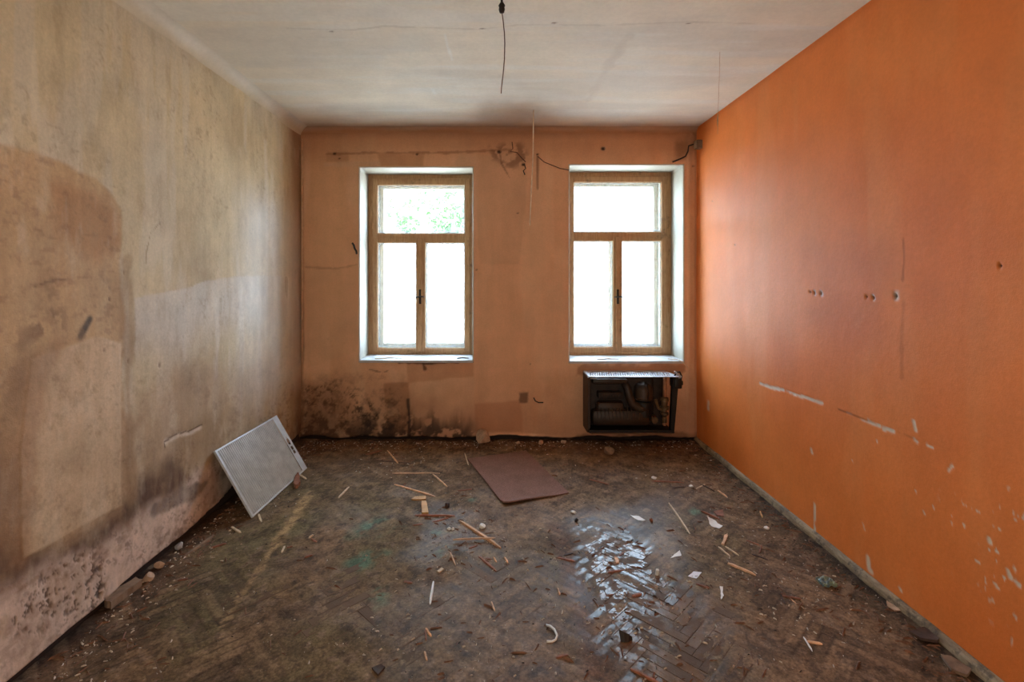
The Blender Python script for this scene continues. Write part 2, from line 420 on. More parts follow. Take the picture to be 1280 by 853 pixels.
wz = 1-sst(0.25, 1.35, ((U-0.70)/0.32)**2+((V-2.50)/0.95)**2)
wet = wz*sst(0.52, 0.60, t2+0.25*fbm(U, V, 3, 3, 35))*sst(0.10, 0.22, ed_)*sst(0.38, 0.50, fbm(U, V, 17, 4, 36)+0.5)
p.rough = p.rough*(1-wet) + 0.16*wet; p.lay(wet, (74, 60, 50), 0.7)
P3 = np.stack([U, V, crust_h(U, V)], -1)
grid_obj('dirt_crust', P3, p.c, p.rough, M_crust, floor, 'stuff')

# ------------------------------------------------------------------ left wall
def zspace(n): return np.linspace(-0.02, ZC, n)
ys = np.concatenate([[YR-0.02], np.linspace(-0.7, 1.70, 14), [FPX*-XL/(VX-q) for q in np.arange(-40, 377.5, 1.4)], [YB]])
ys = np.unique(np.sort(ys)); zs = zspace(330)
U, V = np.meshgrid(ys, zs, indexing='ij')
p = Paint(U, V, (210, 190, 152)); p.rough[:] = 0.55
p.lay(sst(0.45, 0.7, fbm(U, V, 1.6, 5, 50)+0.5), (186, 164, 128), 0.8)
p.lay(sst(0.50, 0.65, fbm(U*3, V*0.5, 3, 4, 51)+0.5), (216, 204, 182), 0.5)
p.lay(sst(0.9, 2.3, V)*sst(4.85, 4.1, U)*0+sst(2.6, 3.0, V)*sst(0.35, 0.7, fbm(U, V, 2, 4, 52)+0.5), (198, 188, 168), 0.6)
tan = [L(-60, 165), L(0, 180), L(45, 194), L(85, 208), L(118, 224), L(140, 243), L(150, 262), L(153, 300), L(150, 340), L(156, 400), L(153, 470), L(160, 560), L(165, 660), L(120, 760), L(-60, 930)]
mt = p.poly(tan, 0.014, 0.020, 12, 60)
p.lay(mt, (196, 160, 116)); p.d -= 0.0014*mt
p.lay(mt*sst(0.45, 0.65, fbm(U*4, V*0.6, 2.5, 4, 61)+0.5), (206, 174, 132), 0.5)
p.lay(mt*p.poly([L(60, 225), L(118, 238), L(145, 262), L(148, 300), L(120, 330), L(70, 290)], 0.05, 0.05), (176, 126, 80), 0.7)
pt = [L(28, 700), L(152, 632), L(151, 430), L(120, 420), L(40, 450), L(26, 560)]
mp_ = p.poly(pt, 0.008, 0.004, 12, 62)*sst(1.62, 1.25, V + 0.3*fbm(U, V, 4, 4, 63))
p.lay(mp_, (206, 176, 140)); p.d += 0.002*mp_
p.lay(mp_*sst(0.45, 0.7, fbm(U*3, V*0.5, 3, 4, 64)+0.5), (216, 190, 156), 0.5)
lo = p.poly([L(168, 374), L(186, 368), L(230, 362), L(262, 350), L(300, 345), L(360, 345), L(372, 470), L(360, 545), L(300, 560), L(190, 520), L(168, 500)], 0.006, 0.010, 14, 65)*sst(1.0, 1.35, V+0.3*fbm(U, V, 2, 4, 68))
p.lay(lo, (206, 192, 174), 0.75); p.rough -= 0.12*lo; p.d += 0.002*lo
for (a, b, c_, w_) in ((300, 365, 520, .05), (322, 350, 530, .06), (342, 260, 540, .09), (270, 375, 470, .04), (332, 180, 420, .04)):
    p.lay(p.line([L(a, b), L(a+2, (b+c_)/2), L(a, c_)], w_, 0.03, 5, 66), (222, 212, 196), 0.5)
# low damp zone: browner, then pale bare render at the foot, black mould
damp = sst(1.15, 0.75, V + 0.5*fbm(U, V, 2.2, 5, 70))*sst(4.95, 4.0, U)
p.lay(damp*(1-mp_)*0.7, (172, 138, 104))
gr = p.poly([L(-40, 640), L(28, 704), L(152, 640), L(175, 600), L(215, 575), L(240, 600), L(160, 700), L(60, 790), L(-40, 860)], 0.05, 0.09, 5, 71)*(1-mp_)
p.lay(gr, (100, 72, 48), 0.9)
p.lay(gr*sst(0.42, 0.66, fbm(U, V, 9, 5, 72, 0.65)+0.5), (92, 58, 38), 0.6)
p.lay(p.poly([L(20, 470), L(30, 445), L(75, 430), L(60, 480), L(30, 700), L(18, 700)], 0.04, 0.05), (158, 116, 80), 0.5)
ft = sst(0.36, 0.24, V + 0.30*fbm(U, V, 3.0, 5, 73) - 0.10*sst(2.6, 2.0, U) + 0.12*sst(3.3, 4.0, U))
p.lay(ft, (220, 194, 176), 0.95); p.rough += 0.2*ft
p.lay(ft*sst(0.5, 0.66, fbm(U, V, 8, 5, 74, 0.65)+0.5), (172, 142, 124), 0.6)
p.lay(0.6*sst(0.58, 0.66, fbm(U, V, 34, 4, 75, 0.7)+0.5)*sst(0.45, 0.6, fbm(U, V, 4, 4, 175)+0.5)*sst(0.75, 0.3, V+0.2*fbm(U, V, 3, 3, 76)), (86, 58, 42), 0.8)
for pts, rr, op in (((L(195, 640), L(225, 626), L(258, 604)), .05, .6), ((L(280, 592), L(300, 578), L(315, 560)), .05, .45), ((L(285, 620), L(300, 600)), .06, .5)):
    p.lay(p.line(list(pts), rr, 0.05, 9, 77), (74, 66, 62), op)
p.lay(p.poly([L(228, 540), L(262, 500), L(300, 520), L(290, 560), L(240, 580)], 0.10, 0.12, 4, 78), (150, 118, 78), 0.65)
ck = p.line([L(208, 552), L(222, 544), L(240, 540), L(252, 534)], 0.022, 0.010, 20, 79); p.lay(ck, (214, 190, 166), 0.9); p.d -= 0.004*ck
ck = p.line([L(206, 560), L(207, 552), L(222, 543), L(240, 538), L(253, 531)], 0.006, 0.003, 30, 80); p.lay(ck, (96, 70, 50), 0.9)
ck = sst(0.57, 0.63, fbm(U, V, 42, 5, 81, 0.7)+0.5)*p.poly([L(0, 790), L(60, 715), L(120, 690), L(150, 700), L(135, 760), L(60, 800)], 0.08, 0.10); p.lay(ck, (78, 56, 44), 0.8); p.d -= 0.004*ck
ck = p.line([L(126, 748), L(122, 742), L(127, 732)], 0.016, 0.02, 30, 82); p.lay(ck, (60, 44, 36), 0.85); p.d -= 0.006*ck
# soot smudge, hairline cracks
p.lay(p.line([L(101, 420), L(106, 410), L(112, 399)], 0.026, 0.006, 20, 82), (40, 38, 38), 0.9)
p.lay(p.line([L(200, 278), L(188, 292), L(183, 315), L(182, 330)], 0.005, 0.005, 20, 83), (160, 132, 100), 0.7)
p.lay(p.line([L(40, 360), L(62, 352), L(85, 348)], 0.006, 0.006, 20, 84), (110, 82, 60), 0.6)
for (a, b) in ((137, 358), (137, 372), (200, 277), (200, 455), (155, 340), (130, 437), (160, 450)):
    ck = p.line([L(a, b), L(a, b+3)], 0.007, 0.003, 20, 85); p.lay(ck, (104, 66, 46), 0.8); p.d -= 0.004*ck
mm = sst(0.60, 0.68, fbm(U, V, 16, 5, 86)+0.5)*p.poly([L(25, 375), L(75, 385), L(80, 430), L(30, 430)], 0.06, 0.06); p.lay(mm, (120, 86, 60), 0.6)
mm = sst(0.63, 0.70, fbm(U*0.6, V*1.6, 22, 5, 87)+0.5)*mt*(1-mp_); p.lay(mm, (140, 102, 70), 0.35)
# unlit corner next to the windows: its shade is painted in as brown
p.lay(sst(4.45, 4.75, U+0.15*fbm(U, V, 3, 3, 88)), (158, 118, 84), 0.85)
p.lay(sst(4.55, 4.8, U)*sst(0.55, 0.15, V+0.3*fbm(U, V, 5, 4, 89)), (100, 68, 48), 0.8)
g1 = fbm(U, V, 26, 5, 190, 0.72); g2 = fbm(U*2.5, V*0.8, 5, 5, 191, 0.7)
p.lay(sst(0.02, 0.30, g1)*sst(0.35, 0.65, fbm(U, V, 2.2, 4, 192)+0.5), (150, 118, 84), 0.45)
p.lay(sst(0.0, 0.3, g2), (168, 138, 102), 0.35); p.lay(sst(0.0, -0.3, g2), (222, 204, 176), 0.30)
p.lay(sst(1.5, 0.6, V)*sst(0.05, 0.28, fbm(U, V, 11, 6, 193, 0.75))*(1-0.6*mp_), (124, 92, 66), 0.45)
p.lay(p.poly([L(20, 470), L(-30, 560), L(-40, 700), L(26, 700), L(26, 560)], 0.08, 0.06), (146, 106, 70), 0.5)
p.lay(p.line([L(158, 330), L(160, 480), L(166, 620)], 0.05, 0.04, 5, 194), (158, 122, 84), 0.5)
gl = sst(3.45, 4.05, U)*sst(2.45, 1.9, V+0.25*fbm(U, V, 1.5, 3, 195))*sst(0.45, 0.75, V+0.2*fbm(U, V, 3, 3, 196))      # smooth oil-paint dado near the window
p.rough += 0.24*(1-gl) - 0.17*gl*(0.7+0.9*fbm(U*6, V*0.4, 3, 3, 197)); p.lay(gl, (214, 206, 196), 0.45)  # pale tint paints extra window sheen over the smoother dado
# broken foot
edge = 0.035 + 0.07*(fbm(U, U*0, 3.0, 4, 90)+0.15)*sst(2.2, 2.8, U) + 0.03*sst(3.0, 3.6, U)
brk = sst(0.006, -0.006, V-edge)
p.lay(brk, (60, 40, 30)); p.d -= 0.028*brk
p.d += 0.010*fbm(U, V, 1.3, 3, 91) + 0.0035*fbm(U, V, 9, 4, 92) + 0.004*ft*fbm(U, V, 18, 3, 93)
P3 = np.stack([XL + p.d, U, V], -1)
ev, ef = boxes([(XL-0.40, XL-0.045, YR-0.6, YB+0.6, -0.25, ZC+0.3)])
grid_obj('wall_left', P3, p.c, p.rough, M_left, None, 'structure', flip=True, extra=(ev, ef))

# ------------------------------------------------------------------ right wall
ys = np.concatenate([[YR-0.02], np.linspace(-0.7, 1.70, 14), [FPX*XR/(q-VX) for q in np.arange(1310, 870.6, -1.4)], [YB]])
ys = np.unique(np.sort(ys))
U, V = np.meshgrid(ys, zs, indexing='ij')
OR = (232, 132, 66)
p = Paint(U, V, OR); p.rough[:] = 0.55
p.lay(sst(0.45, 0.75, fbm(U, V, 1.2, 4, 100)+0.5), (224, 118, 50), 0.6)
p.lay(sst(0.5, 0.75, fbm(U*2.5, V*0.5, 2.2, 4, 101)+0.5), (234, 142, 78), 0.5)
p.lay(p.poly([R(1010, 300), R(1060, 295), R(1110, 330), R(1115, 420), R(1060, 440), R(1015, 400)], 0.15, 0.1), (206, 112, 60), 0.5)
p.lay(p.line([R(1129, 300), R(1130, 325), R(1128, 350)], 0.010, 0.004), (176, 84, 26), 0.6)
p.lay(p.line([R(1129, 380), R(1127, 420), R(1127, 470)], 0.02, 0.01), (186, 92, 36), 0.4)
p.lay(sst(2.97, 3.02, V + 0.02*fbm(U, V, 3, 3, 102)), (196, 92, 36), 0.4)
chipc = (222, 208, 190)
def chip(m, depth=0.0025, col=chipc):
    p.lay(m, col, 0.95); p.d -= depth*m
for pts, r, n in (([R(950, 479), R(962, 484), R(980, 488)], .016, .010), ([R(992, 493), R(1010, 498), R(1028, 504)], .012, .006), ([R(983, 489), R(1000, 496)], .006, .004),
                  ([R(1058, 516), R(1082, 527), R(1100, 533)], .006, .005), ([R(1085, 526), R(1090, 530)], .013, .006), ([R(1104, 536), R(1116, 539)], .014, .008),
                  ([R(1142, 528), R(1144, 538)], .016, .010), ([R(1142, 549), R(1146, 553)], .012, .006), ([R(1185, 588), R(1190, 583)], .012, .008), ([R(1158, 556), R(1166, 560)], .006, .004),
                  ([R(1078, 654), R(1080, 662)], .013, .008), ([R(1084, 698), R(1085, 712), R(1089, 716)], .020, .012), ([R(1018, 630), R(1018, 664)], .010, .006),
                  ([R(1014, 562), R(1015, 566)], .014, .008), ([R(885, 502), R(885, 512)], .026, .012), ([R(1124, 736), R(1126, 740)], .012, .010), ([R(1236, 674), R(1238, 679)], .012, .008),
                  ([R(1260, 713), R(1263, 722)], .013, .006), ([R(1268, 710), R(1269, 713)], .008, .004), ([R(1270, 728), R(1274, 732)], .010, .008), ([R(1243, 730), R(1248, 736)], .007, .004),
                  ([R(1265, 798), R(1264, 806)], .006, .004), ([R(1245, 700), R(1246, 703)], .006, .004), ([R(1154, 640), R(1156, 644)], .008, .004), ([R(1143, 612), R(1145, 616)], .006, .004),
                  ([R(1166, 633), R(1167, 636)], .006, .003), ([R(1189, 653), R(1190, 656)], .006, .003), ([R(1095, 550), R(1096, 553)], .006, .003), ([R(1065, 575), R(1066, 578)], .006, .003)):
    chip(p.line(pts, r, n, 22, 110))
p.lay(p.line([R(1048, 512), R(1100, 533), R(1180, 564)], 0.004, 0.003), (150, 70, 26), 0.8)
sp = sst(0.74, 0.77, fbm(U, V, 34, 3, 111)+0.5)*p.poly([R(1180, 640), R(1300, 620), R(1300, 820), R(1240, 760)], 0.1, 0.1); chip(sp, 0.001)
for (a, b, r, hole) in ((1018, 366, .014, 1), (1026, 367, .020, 1), (1013, 365, .008, 1), (1091, 372, .014, 1), (1083, 371, .008, 1), (1119, 370, .030, 1), (1007, 374, .006, 0), (977, 385, .006, 0), (1050, 387, .006, 0), (918, 306, .010, 1), (890, 251, .010, 1), (1250, 332, .006, 1)):
    if a in (1018, 1026, 1091, 1119): chip(p.line([R(a, b-1.5), R(a+1, b+1.5)], r, r*0.4, 26, 112), 0.002, (205, 196, 182))
    if hole:
        hm = p.line([R(a-0.6, b), R(a-0.4, b+0.6)], max(0.011, r*0.5), 0.002, 30, 113); p.lay(hm, (58, 44, 36), 0.95); p.d -= 0.012*hm
p.lay(sst(0.55, 0.1, V+0.2*fbm(U, V, 3, 4, 114))*sst(2.8, 1.6, U), (214, 104, 40), 0.5)
p.d += 0.008*fbm(U, V, 1.2, 3, 115) + 0.002*fbm(U, V, 8, 3, 116)
p.d[:, 0] = 0
P3 = np.stack([XR - p.d, U, V], -1)
ev, ef = boxes([(XR+0.03, XR+0.40, YR-0.6, YB+0.6, -0.25, ZC+0.3)])
grid_obj('wall_right', P3, p.c, p.rough, M_right, None, 'structure', extra=(ev, ef))

# ------------------------------------------------------------------ window wall
WIN = [dict(x0=-1.2975, x1=-0.2087, z0=0.775, z1=2.6456), dict(x0=0.731, x1=1.827, z0=0.768, z1=2.670)]
LIP = 0.012
def lines(a, b, step, cuts):
    cs = sorted({a, b, *cuts}); r = []
    for c0, c1 in zip(cs[:-1], cs[1:]): r += list(np.linspace(c0, c1, max(1, round((c1-c0)/step))+1)[:-1])
    return np.array(r+[b])
xs = lines(XL-0.02, XR+0.02, 0.0105, [q for w_ in WIN for q in (w_['x0']-LIP, w_['x1']+LIP)])
zb = lines(-0.02, ZC, 0.0105, [q for w_ in WIN for q in (w_['z0']-LIP, w_['z1']+LIP)])
U, V = np.meshgrid(xs, zb, indexing='ij')
p = Paint(U, V, (226, 178, 142)); p.rough[:] = 0.6
p.lay(sst(0.1, 1.6, U + 0.6*fbm(U, V, 1.2, 4, 120)), (228, 178, 140), 0.8)
p.lay(sst(-0.6, -1.7, U + 0.6*fbm(U, V, 1.5, 4, 121)), (216, 170, 130), 0.7)
p.lay(sst(0.5, 0.7, fbm(U*3, V*0.6, 2, 4, 122)+0.5), (230, 194, 160), 0.35)
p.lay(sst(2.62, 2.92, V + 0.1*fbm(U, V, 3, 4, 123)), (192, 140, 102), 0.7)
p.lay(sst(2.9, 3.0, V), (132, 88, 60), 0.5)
for pts, col, op in (([B(407, 190), B(435, 190), B(435, 203), B(407, 203)], (184, 140, 104), .6), ([B(405, 203), B(475, 201), B(478, 208), B(405, 209)], (214, 176, 144), .6),
                     ([B(472, 191), B(530, 192), B(528, 208), B(476, 208)], (182, 132, 92), .5), ([B(565, 207), B(575, 196), B(640, 193), B(660, 215), B(650, 330), B(600, 330), B(592, 210)], (208, 166, 134), .5),
                     ([B(382, 336), B(447, 332), B(447, 440), B(384, 460)], (212, 170, 134), .5),
                     ([B(512, 470), B(592, 462), B(594, 520), B(514, 525)], (222, 180, 146), .75), ([B(508, 452), B(592, 452), B(592, 470), B(510, 480)], (194, 142, 106), .6),
                     ([B(593, 505), B(650, 500), B(655, 545), B(595, 545)], (190, 132, 96), .5), ([B(480, 480), B(511, 478), B(512, 545), B(484, 545)], (160, 112, 78), .6)):
    m_ = p.poly(pts, 0.012, 0.016, 9, 124); p.lay(m_, col, op); p.d += 0.0012*m_
p.lay(p.line([B(407, 193), B(470, 191), B(560, 191), B(640, 187)], 0.014, 0.012, 20, 125), (140, 92, 62), 0.55)
p.lay(p.line([B(381, 334), B(420, 336), B(447, 331)], 0.012, 0.012, 20, 126), (142, 104, 76), 0.4)
# mould and damp along the foot
lowm = sst(0.70, 0.12, V + 0.45*fbm(U, V, 3.2, 5, 127))
p.lay(lowm*sst(-0.2, -0.9, U), (128, 92, 62), 0.75); p.lay(lowm*sst(-0.9, -0.2, U), (172, 118, 82), 0.55)
mo = lowm*sst(0.46, 0.66, fbm(U, V, 13, 6, 128, 0.78)+0.5)*sst(-0.75, -1.0, U+0.1*fbm(U, V, 4, 3, 129)); p.lay(mo, (50, 40, 33), 0.85)
mo = sst(0.30, 0.10, V + 0.30*fbm(U*2, V*0.5, 5, 5, 130))*sst(0.38, 0.5, fbm(U, V, 11, 4, 131, 0.6)+0.5)*sst(-0.1, -0.3, U); p.lay(mo, (36, 30, 28), 0.85)
mo = sst(0.48, 0.66, fbm(U, V, 16, 6, 132, 0.8)+0.5)*p.poly([B(377, 480), B(420, 478), B(482, 508), B(490, 550), B(377, 552)], 0.08, 0.10); p.lay(mo, (48, 38, 32), 0.85)
p.lay(sst(0.60, 0.66, fbm(U, V, 7, 5, 133)+0.5)*sst(0.45, 0.1, V)*sst(-0.3, -0.9, U), (206, 168, 132), 0.7)
p.lay(p.line([B(510, 500), B(512, 525), B(511, 550)], 0.022, 0.012, 14, 134), (42, 32, 26), 0.85)
p.lay(p.line([B(500, 453), B(535, 454), B(572, 452)], 0.020, 0.018, 16, 135), (62, 40, 30), 0.8); p.lay(p.line([B(528, 452), B(531, 461)], 0.020, 0.015, 16, 136), (70, 46, 34), 0.8)
p.lay(p.poly([B(377, 470), B(400, 475), B(430, 500), B(440, 552), B(377, 552)], 0.10, 0.12, 6, 147), (120, 84, 58), 0.5)
p.lay(p.poly([B(649, 491), B(660, 491), B(660, 504), B(649, 504)], 0.012, 0.02, 20, 137), (92, 66, 50), 0.75)
p.lay(p.poly([B(720, 456), B(858, 456), B(858, 466), B(720, 470)], 0.02, 0.05, 9, 138), (140, 88, 56), 0.6)
p.lay(p.poly([B(720, 545), B(872, 540), B(872, 556), B(720, 556)], 0.02, 0.05, 9, 139), (92, 62, 44), 0.6)
mo = sst(0.48, 0.60, fbm(U, V, 15, 4, 140)+0.5)*p.poly([B(612, 183), B(650, 180), B(660, 200), B(640, 212), B(615, 200)], 0.04, 0.04); p.lay(mo, (112, 72, 48), 0.6)
mo = p.poly([B(845, 178), B(871, 170), B(871, 196), B(848, 196)], 0.06, 0.06, 9, 141); p.lay(mo, (110, 72, 48), 0.6)
p.lay(p.line([B(372, 170), B(376, 300), B(377, 540)], 0.03, 0.02, 5, 142), (134, 96, 66), 0.6)
for (a, b, r) in ((418, 192, .016), (424, 198, .010), (521, 193, .012), (624, 190, .020), (654, 206, .020), (672, 193, .014), (754, 186, .022), (647, 267, .010), (596, 337, .008), (410, 424, .008), (866, 208, .012), (663, 455, .008), (690, 505, .006)):
    hm = p.line([B(a-.6, b), B(a+.6, b)], r, r*0.3, 30, 143); p.lay(hm, (48, 32, 26), 0.95); p.d -= 0.010*hm  # recessed holes; dirt and the dark of the cavity share this colour
p.lay(p.line([B(672, 196), B(672, 236)], 0.016, 0.006), (132, 86, 60), 0.7)
p.lay(p.line([B(625, 192), B(627, 205), B(637, 222)], 0.008, 0.008), (120, 80, 56), 0.6)
p.lay(p.line([B(462, 462), B(478, 466), B(484, 464)], 0.008, 0.008), (90, 60, 42), 0.6)
ba = p.poly([(1.872, -0.05), (1.945, -0.05), (1.945, 2.93), (1.91, 2.99), (1.872, 2.93)], 0.012); p.d += 0.014*ba; p.lay(ba, (196, 140, 104), 0.4)
edge = 0.045 + 0.05*(fbm(U, U*0, 4.0, 4, 144)) + 0.02*sst(0.3, -0.1, np.abs(U-0.15))
brk = sst(0.006, -0.006, V-edge); p.lay(brk, (40, 26, 20)); p.d -= 0.03*brk
pl = sst(0.036, 0.008, np.abs(V-edge-0.018))*p.poly([B(604, 542), B(640, 541), B(675, 545), B(720, 548), B(720, 552), B(604, 554)], 0.02, 0.015); p.lay(pl, (238, 188, 150), 0.95); p.d += 0.024*pl
p.d += 0.007*fbm(U, V, 1.4, 3, 145) + 0.003*fbm(U, V, 9, 4, 146)
for w_ in WIN:                                                # flat where the reveals meet the wall
    dd = -sdist(U, V, [(w_['x0'], w_['z0']), (w_['x1'], w_['z0']), (w_['x1'], w_['z1']), (w_['x0'], w_['z1'])]); p.d *= sst(0.0, 0.06, dd)
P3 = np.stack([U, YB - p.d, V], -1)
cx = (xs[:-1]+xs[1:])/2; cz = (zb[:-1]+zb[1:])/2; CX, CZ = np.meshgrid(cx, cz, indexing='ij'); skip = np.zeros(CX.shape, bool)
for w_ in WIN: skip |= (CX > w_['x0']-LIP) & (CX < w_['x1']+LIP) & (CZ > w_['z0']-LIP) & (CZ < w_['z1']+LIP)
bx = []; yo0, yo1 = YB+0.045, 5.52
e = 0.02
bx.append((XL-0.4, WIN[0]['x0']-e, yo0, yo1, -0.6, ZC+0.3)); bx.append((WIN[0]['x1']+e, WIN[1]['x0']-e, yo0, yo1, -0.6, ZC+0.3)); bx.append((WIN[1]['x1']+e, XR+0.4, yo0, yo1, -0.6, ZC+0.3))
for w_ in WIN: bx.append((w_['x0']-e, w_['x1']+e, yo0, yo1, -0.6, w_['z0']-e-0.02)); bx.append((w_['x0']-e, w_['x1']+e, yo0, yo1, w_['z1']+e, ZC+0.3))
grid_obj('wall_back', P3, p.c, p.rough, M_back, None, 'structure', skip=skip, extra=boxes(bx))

# ------------------------------------------------------------------ ceiling, coves, rear wall
yc = np.concatenate([[YR-0.02], np.linspace(-0.7, 2.4, 20), [FPX*(ZC-EYE)/(VY-q) for q in np.arange(-12, 160.0, 1.2)], [YB]]); yc = np.unique(np.sort(yc))
xs2 = np.linspace(XL-0.02, XR+0.02, 330); U, V = np.meshgrid(xs2, yc, indexing='ij')
p = Paint(U, V, (232, 221, 204)); p.rough[:] = 0.7
p.lay(sst(0.45, 0.7, fbm(U*0.5, V*2, 1.5, 4, 150)+0.5), (216, 208, 196), 0.7)
p.lay(sst(0.5, 0.7, fbm(U*0.4, V*3, 3, 4, 151)+0.5), (230, 226, 218), 0.6)
ckp = [C(360, 36), C(440, 38), C(480, 33), C(600, 37), C(650, 31), C(760, 32), C(860, 28), C(940, 30)]
p.lay(p.line(ckp, 0.010, 0.010, 12, 152), (196, 184, 168), 0.45)
U2 = sst(2.62, 2.56, V + 0.05*fbm(U, V, 4, 3, 153)); p.lay(U2, (204, 192, 176), 0.5)
for pts, r in (([C(556, 43), C(560, 60), C(566, 76)], .012), ([C(540, 112), C(544, 118)], .02), ([C(460, 115), C(462, 116)], .015)): p.lay(p.line(pts, r, 0.006), (238, 236, 230), 0.6)
p.lay(p.line([C(785, 45), C(760, 85), C(735, 125)], 0.05, 0.04), (204, 192, 178), 0.4)
p.lay(p.line([(0.14, 4.85), (0.17, 4.45)], 0.42, 0.22, 3, 154), (160, 132, 110), 0.35)       # darker patch above the pier between the windows
p.lay(sst(4.60, 4.84, V + 0.12*fbm(U, V, 3, 3, 155)), (190, 158, 130), 0.5)
for (a, b) in ((602, 36), (692, 29), (860, 30), (414, 40)):
    hm = p.line([C(a, b), C(a+2, b)], 0.012, 0.004, 20, 156); p.lay(hm, (110, 84, 64), 0.8)
p.d += 0.010*fbm(U, V, 1.0, 3, 157) + 0.002*fbm(U, V, 7, 3, 158)
P3 = np.stack([U, V, ZC - p.d], -1)
grid_obj('ceiling', P3, p.c, p.rough, M_ceil, None, 'structure', flip=True, extra=boxes([(XL-0.4, XR+0.4, YR-0.6, YB+0.6, ZC+0.03, ZC+0.3)]))
def cove(name, n, r, f, c_wall, c_ceil, mat, flip):
    tt = np.linspace(0, 1, 12); ss = np.linspace(0, 1, n); S, T = np.meshgrid(ss, tt, indexing='ij')
    a = T*math.pi/2; off = r*(1-np.cos(a)); zz = ZC-r+r*np.sin(a)
    P_ = f(S, off - 0.004 + 0.006*(fbm(S*20, T, 0.6, 3, 160)), zz - 0.002)
    m = sst(0.25, 0.85, T + 0.5*fbm(S*12, T*2, 1, 3, 161))[..., None]
    c = np.array(lin(*c_wall))*(1-m) + np.array(lin(*c_ceil))*m
    grid_obj(name, P_, c, np.full(S.shape, 0.6), mat, None, 'structure', flip=flip)
cove('trim_1', 160, 0.09, lambda S, o, z: np.stack([XL+o, YR+S*(YB-YR), z], -1), (206, 192, 166), (222, 214, 202), M_ceil, True)
cove('trim_2', 140, 0.07, lambda S, o, z: np.stack([XL+S*(XR-XL), YB-o, z], -1), (176, 130, 96), (190, 160, 134), M_ceil, False)
rw = MB(); dx0, dx1, dz = -0.75, 0.95, 2.25
rw.box(XL-0.02, dx0, YR-0.25, YR, -0.02, ZC).box(dx1, XR+0.02, YR-0.25, YR, -0.02, ZC).box(dx0, dx1, YR-0.25, YR, dz, ZC)
rw.box(XL-0.4, XR+0.4, YR-0.66, YR-0.56, -0.25, ZC+0.3)   # slab added behind the doorway to shut out the sky
rw.build('wall_rear', simple_mat('rear_plaster', (200, 176, 146), 0.8), kind='structure')

# baseboard along the orange wall: a quarter-round strip, slightly wavy
bb = MB(); n = 60; prof = [(0.0, 0.0), (-0.026, 0.0), (-0.026, 0.012), (-0.022, 0.028), (-0.014, 0.040), (-0.002, 0.044), (0.0, 0.044)]
v, f = [], []
for i in range(n+1):
    y = YR + (YB-0.005-YR)*i/n; wob = 0.004*math.sin(i*0.9)+random.uniform(-.0015, .0015); hz = random.uniform(-.002, .002)
    for (a, b) in prof: v.append((XR - 0.004 + (a - (wob if a < -0.001 else 0)), y, 0.004 + b*(1+hz*10)))
k = len(prof)
for i in range(n):
    for j in range(k-1): f.append((i*k+j, (i+1)*k+j, (i+1)*k+j+1, i*k+j+1))
t = NT('skirting_wood'); g = t.noise(7, 6, 0.7, stretch=(3, 0.8, 3)); h = t.noise(14, 5, 0.7)
cc = t.mix(t.ramp(g, 0.35, 0.65), lin(120, 98, 72), lin(168, 146, 116)); cc = t.mix(t.ramp(h, 0.5, 0.66, 0, 0.8), cc, lin(70, 58, 44)); t.link(cc, t.p.inputs['Base Color']); t.set(Roughness=0.7)
bb.add(v, f).build('baseboard_right', t.m, kind='structure', smooth=False)

# ------------------------------------------------------------------ windows (double box windows)
YF = YB+0.33                    # inner face of the inner frame
M_handle = simple_mat('dark_iron', (46, 38, 34), 0.5, 0.6)
M_chrome = simple_mat('worn_chrome', (190, 188, 180), 0.3, 0.9)
def ring(mb, x0, x1, z0, z1, wl, wr, wb, wt, y0, y1, bev=0.003):
    mb.box(x0, x0+wl, y0, y1, z0, z1, bev).box(x1-wr, x1, y0, y1, z0, z1, bev).box(x0+wl, x1-wr, y0, y1, z0, z0+wb, bev).box(x0+wl, x1-wr, y0, y1, z1-wt, z1, bev); return mb
def pane(x0, x1, z0, z1, y, parent, seed, heavy=1.0, base=0.03):
    nx = max(6, int((x1-x0)/0.012)); nz = max(6, int((z1-z0)/0.012))
    U, V = np.meshgrid(np.linspace(x0, x1, nx), np.linspace(z0, z1, nz), indexing='ij')
    e = np.minimum(np.minimum(U-x0, x1-U), np.minimum((V-z0)*0.55, z1-V)) + 0.012*fbm(U, V, 18, 4, seed)
    d = np.clip(base + heavy*(0.85*sst(0.030, 0.0, e) + 0.10*sst(0.10, 0.0, e)) + 0.05*sst(0.5, 0.7, fbm(U, V, 3, 4, seed+3)+0.5), 0, 0.95)
    P_ = np.stack([U, np.full(U.shape, y), V], -1)
    return grid_obj('pane', P_, np.ones(U.shape+(3,)), d, M_glass, parent)
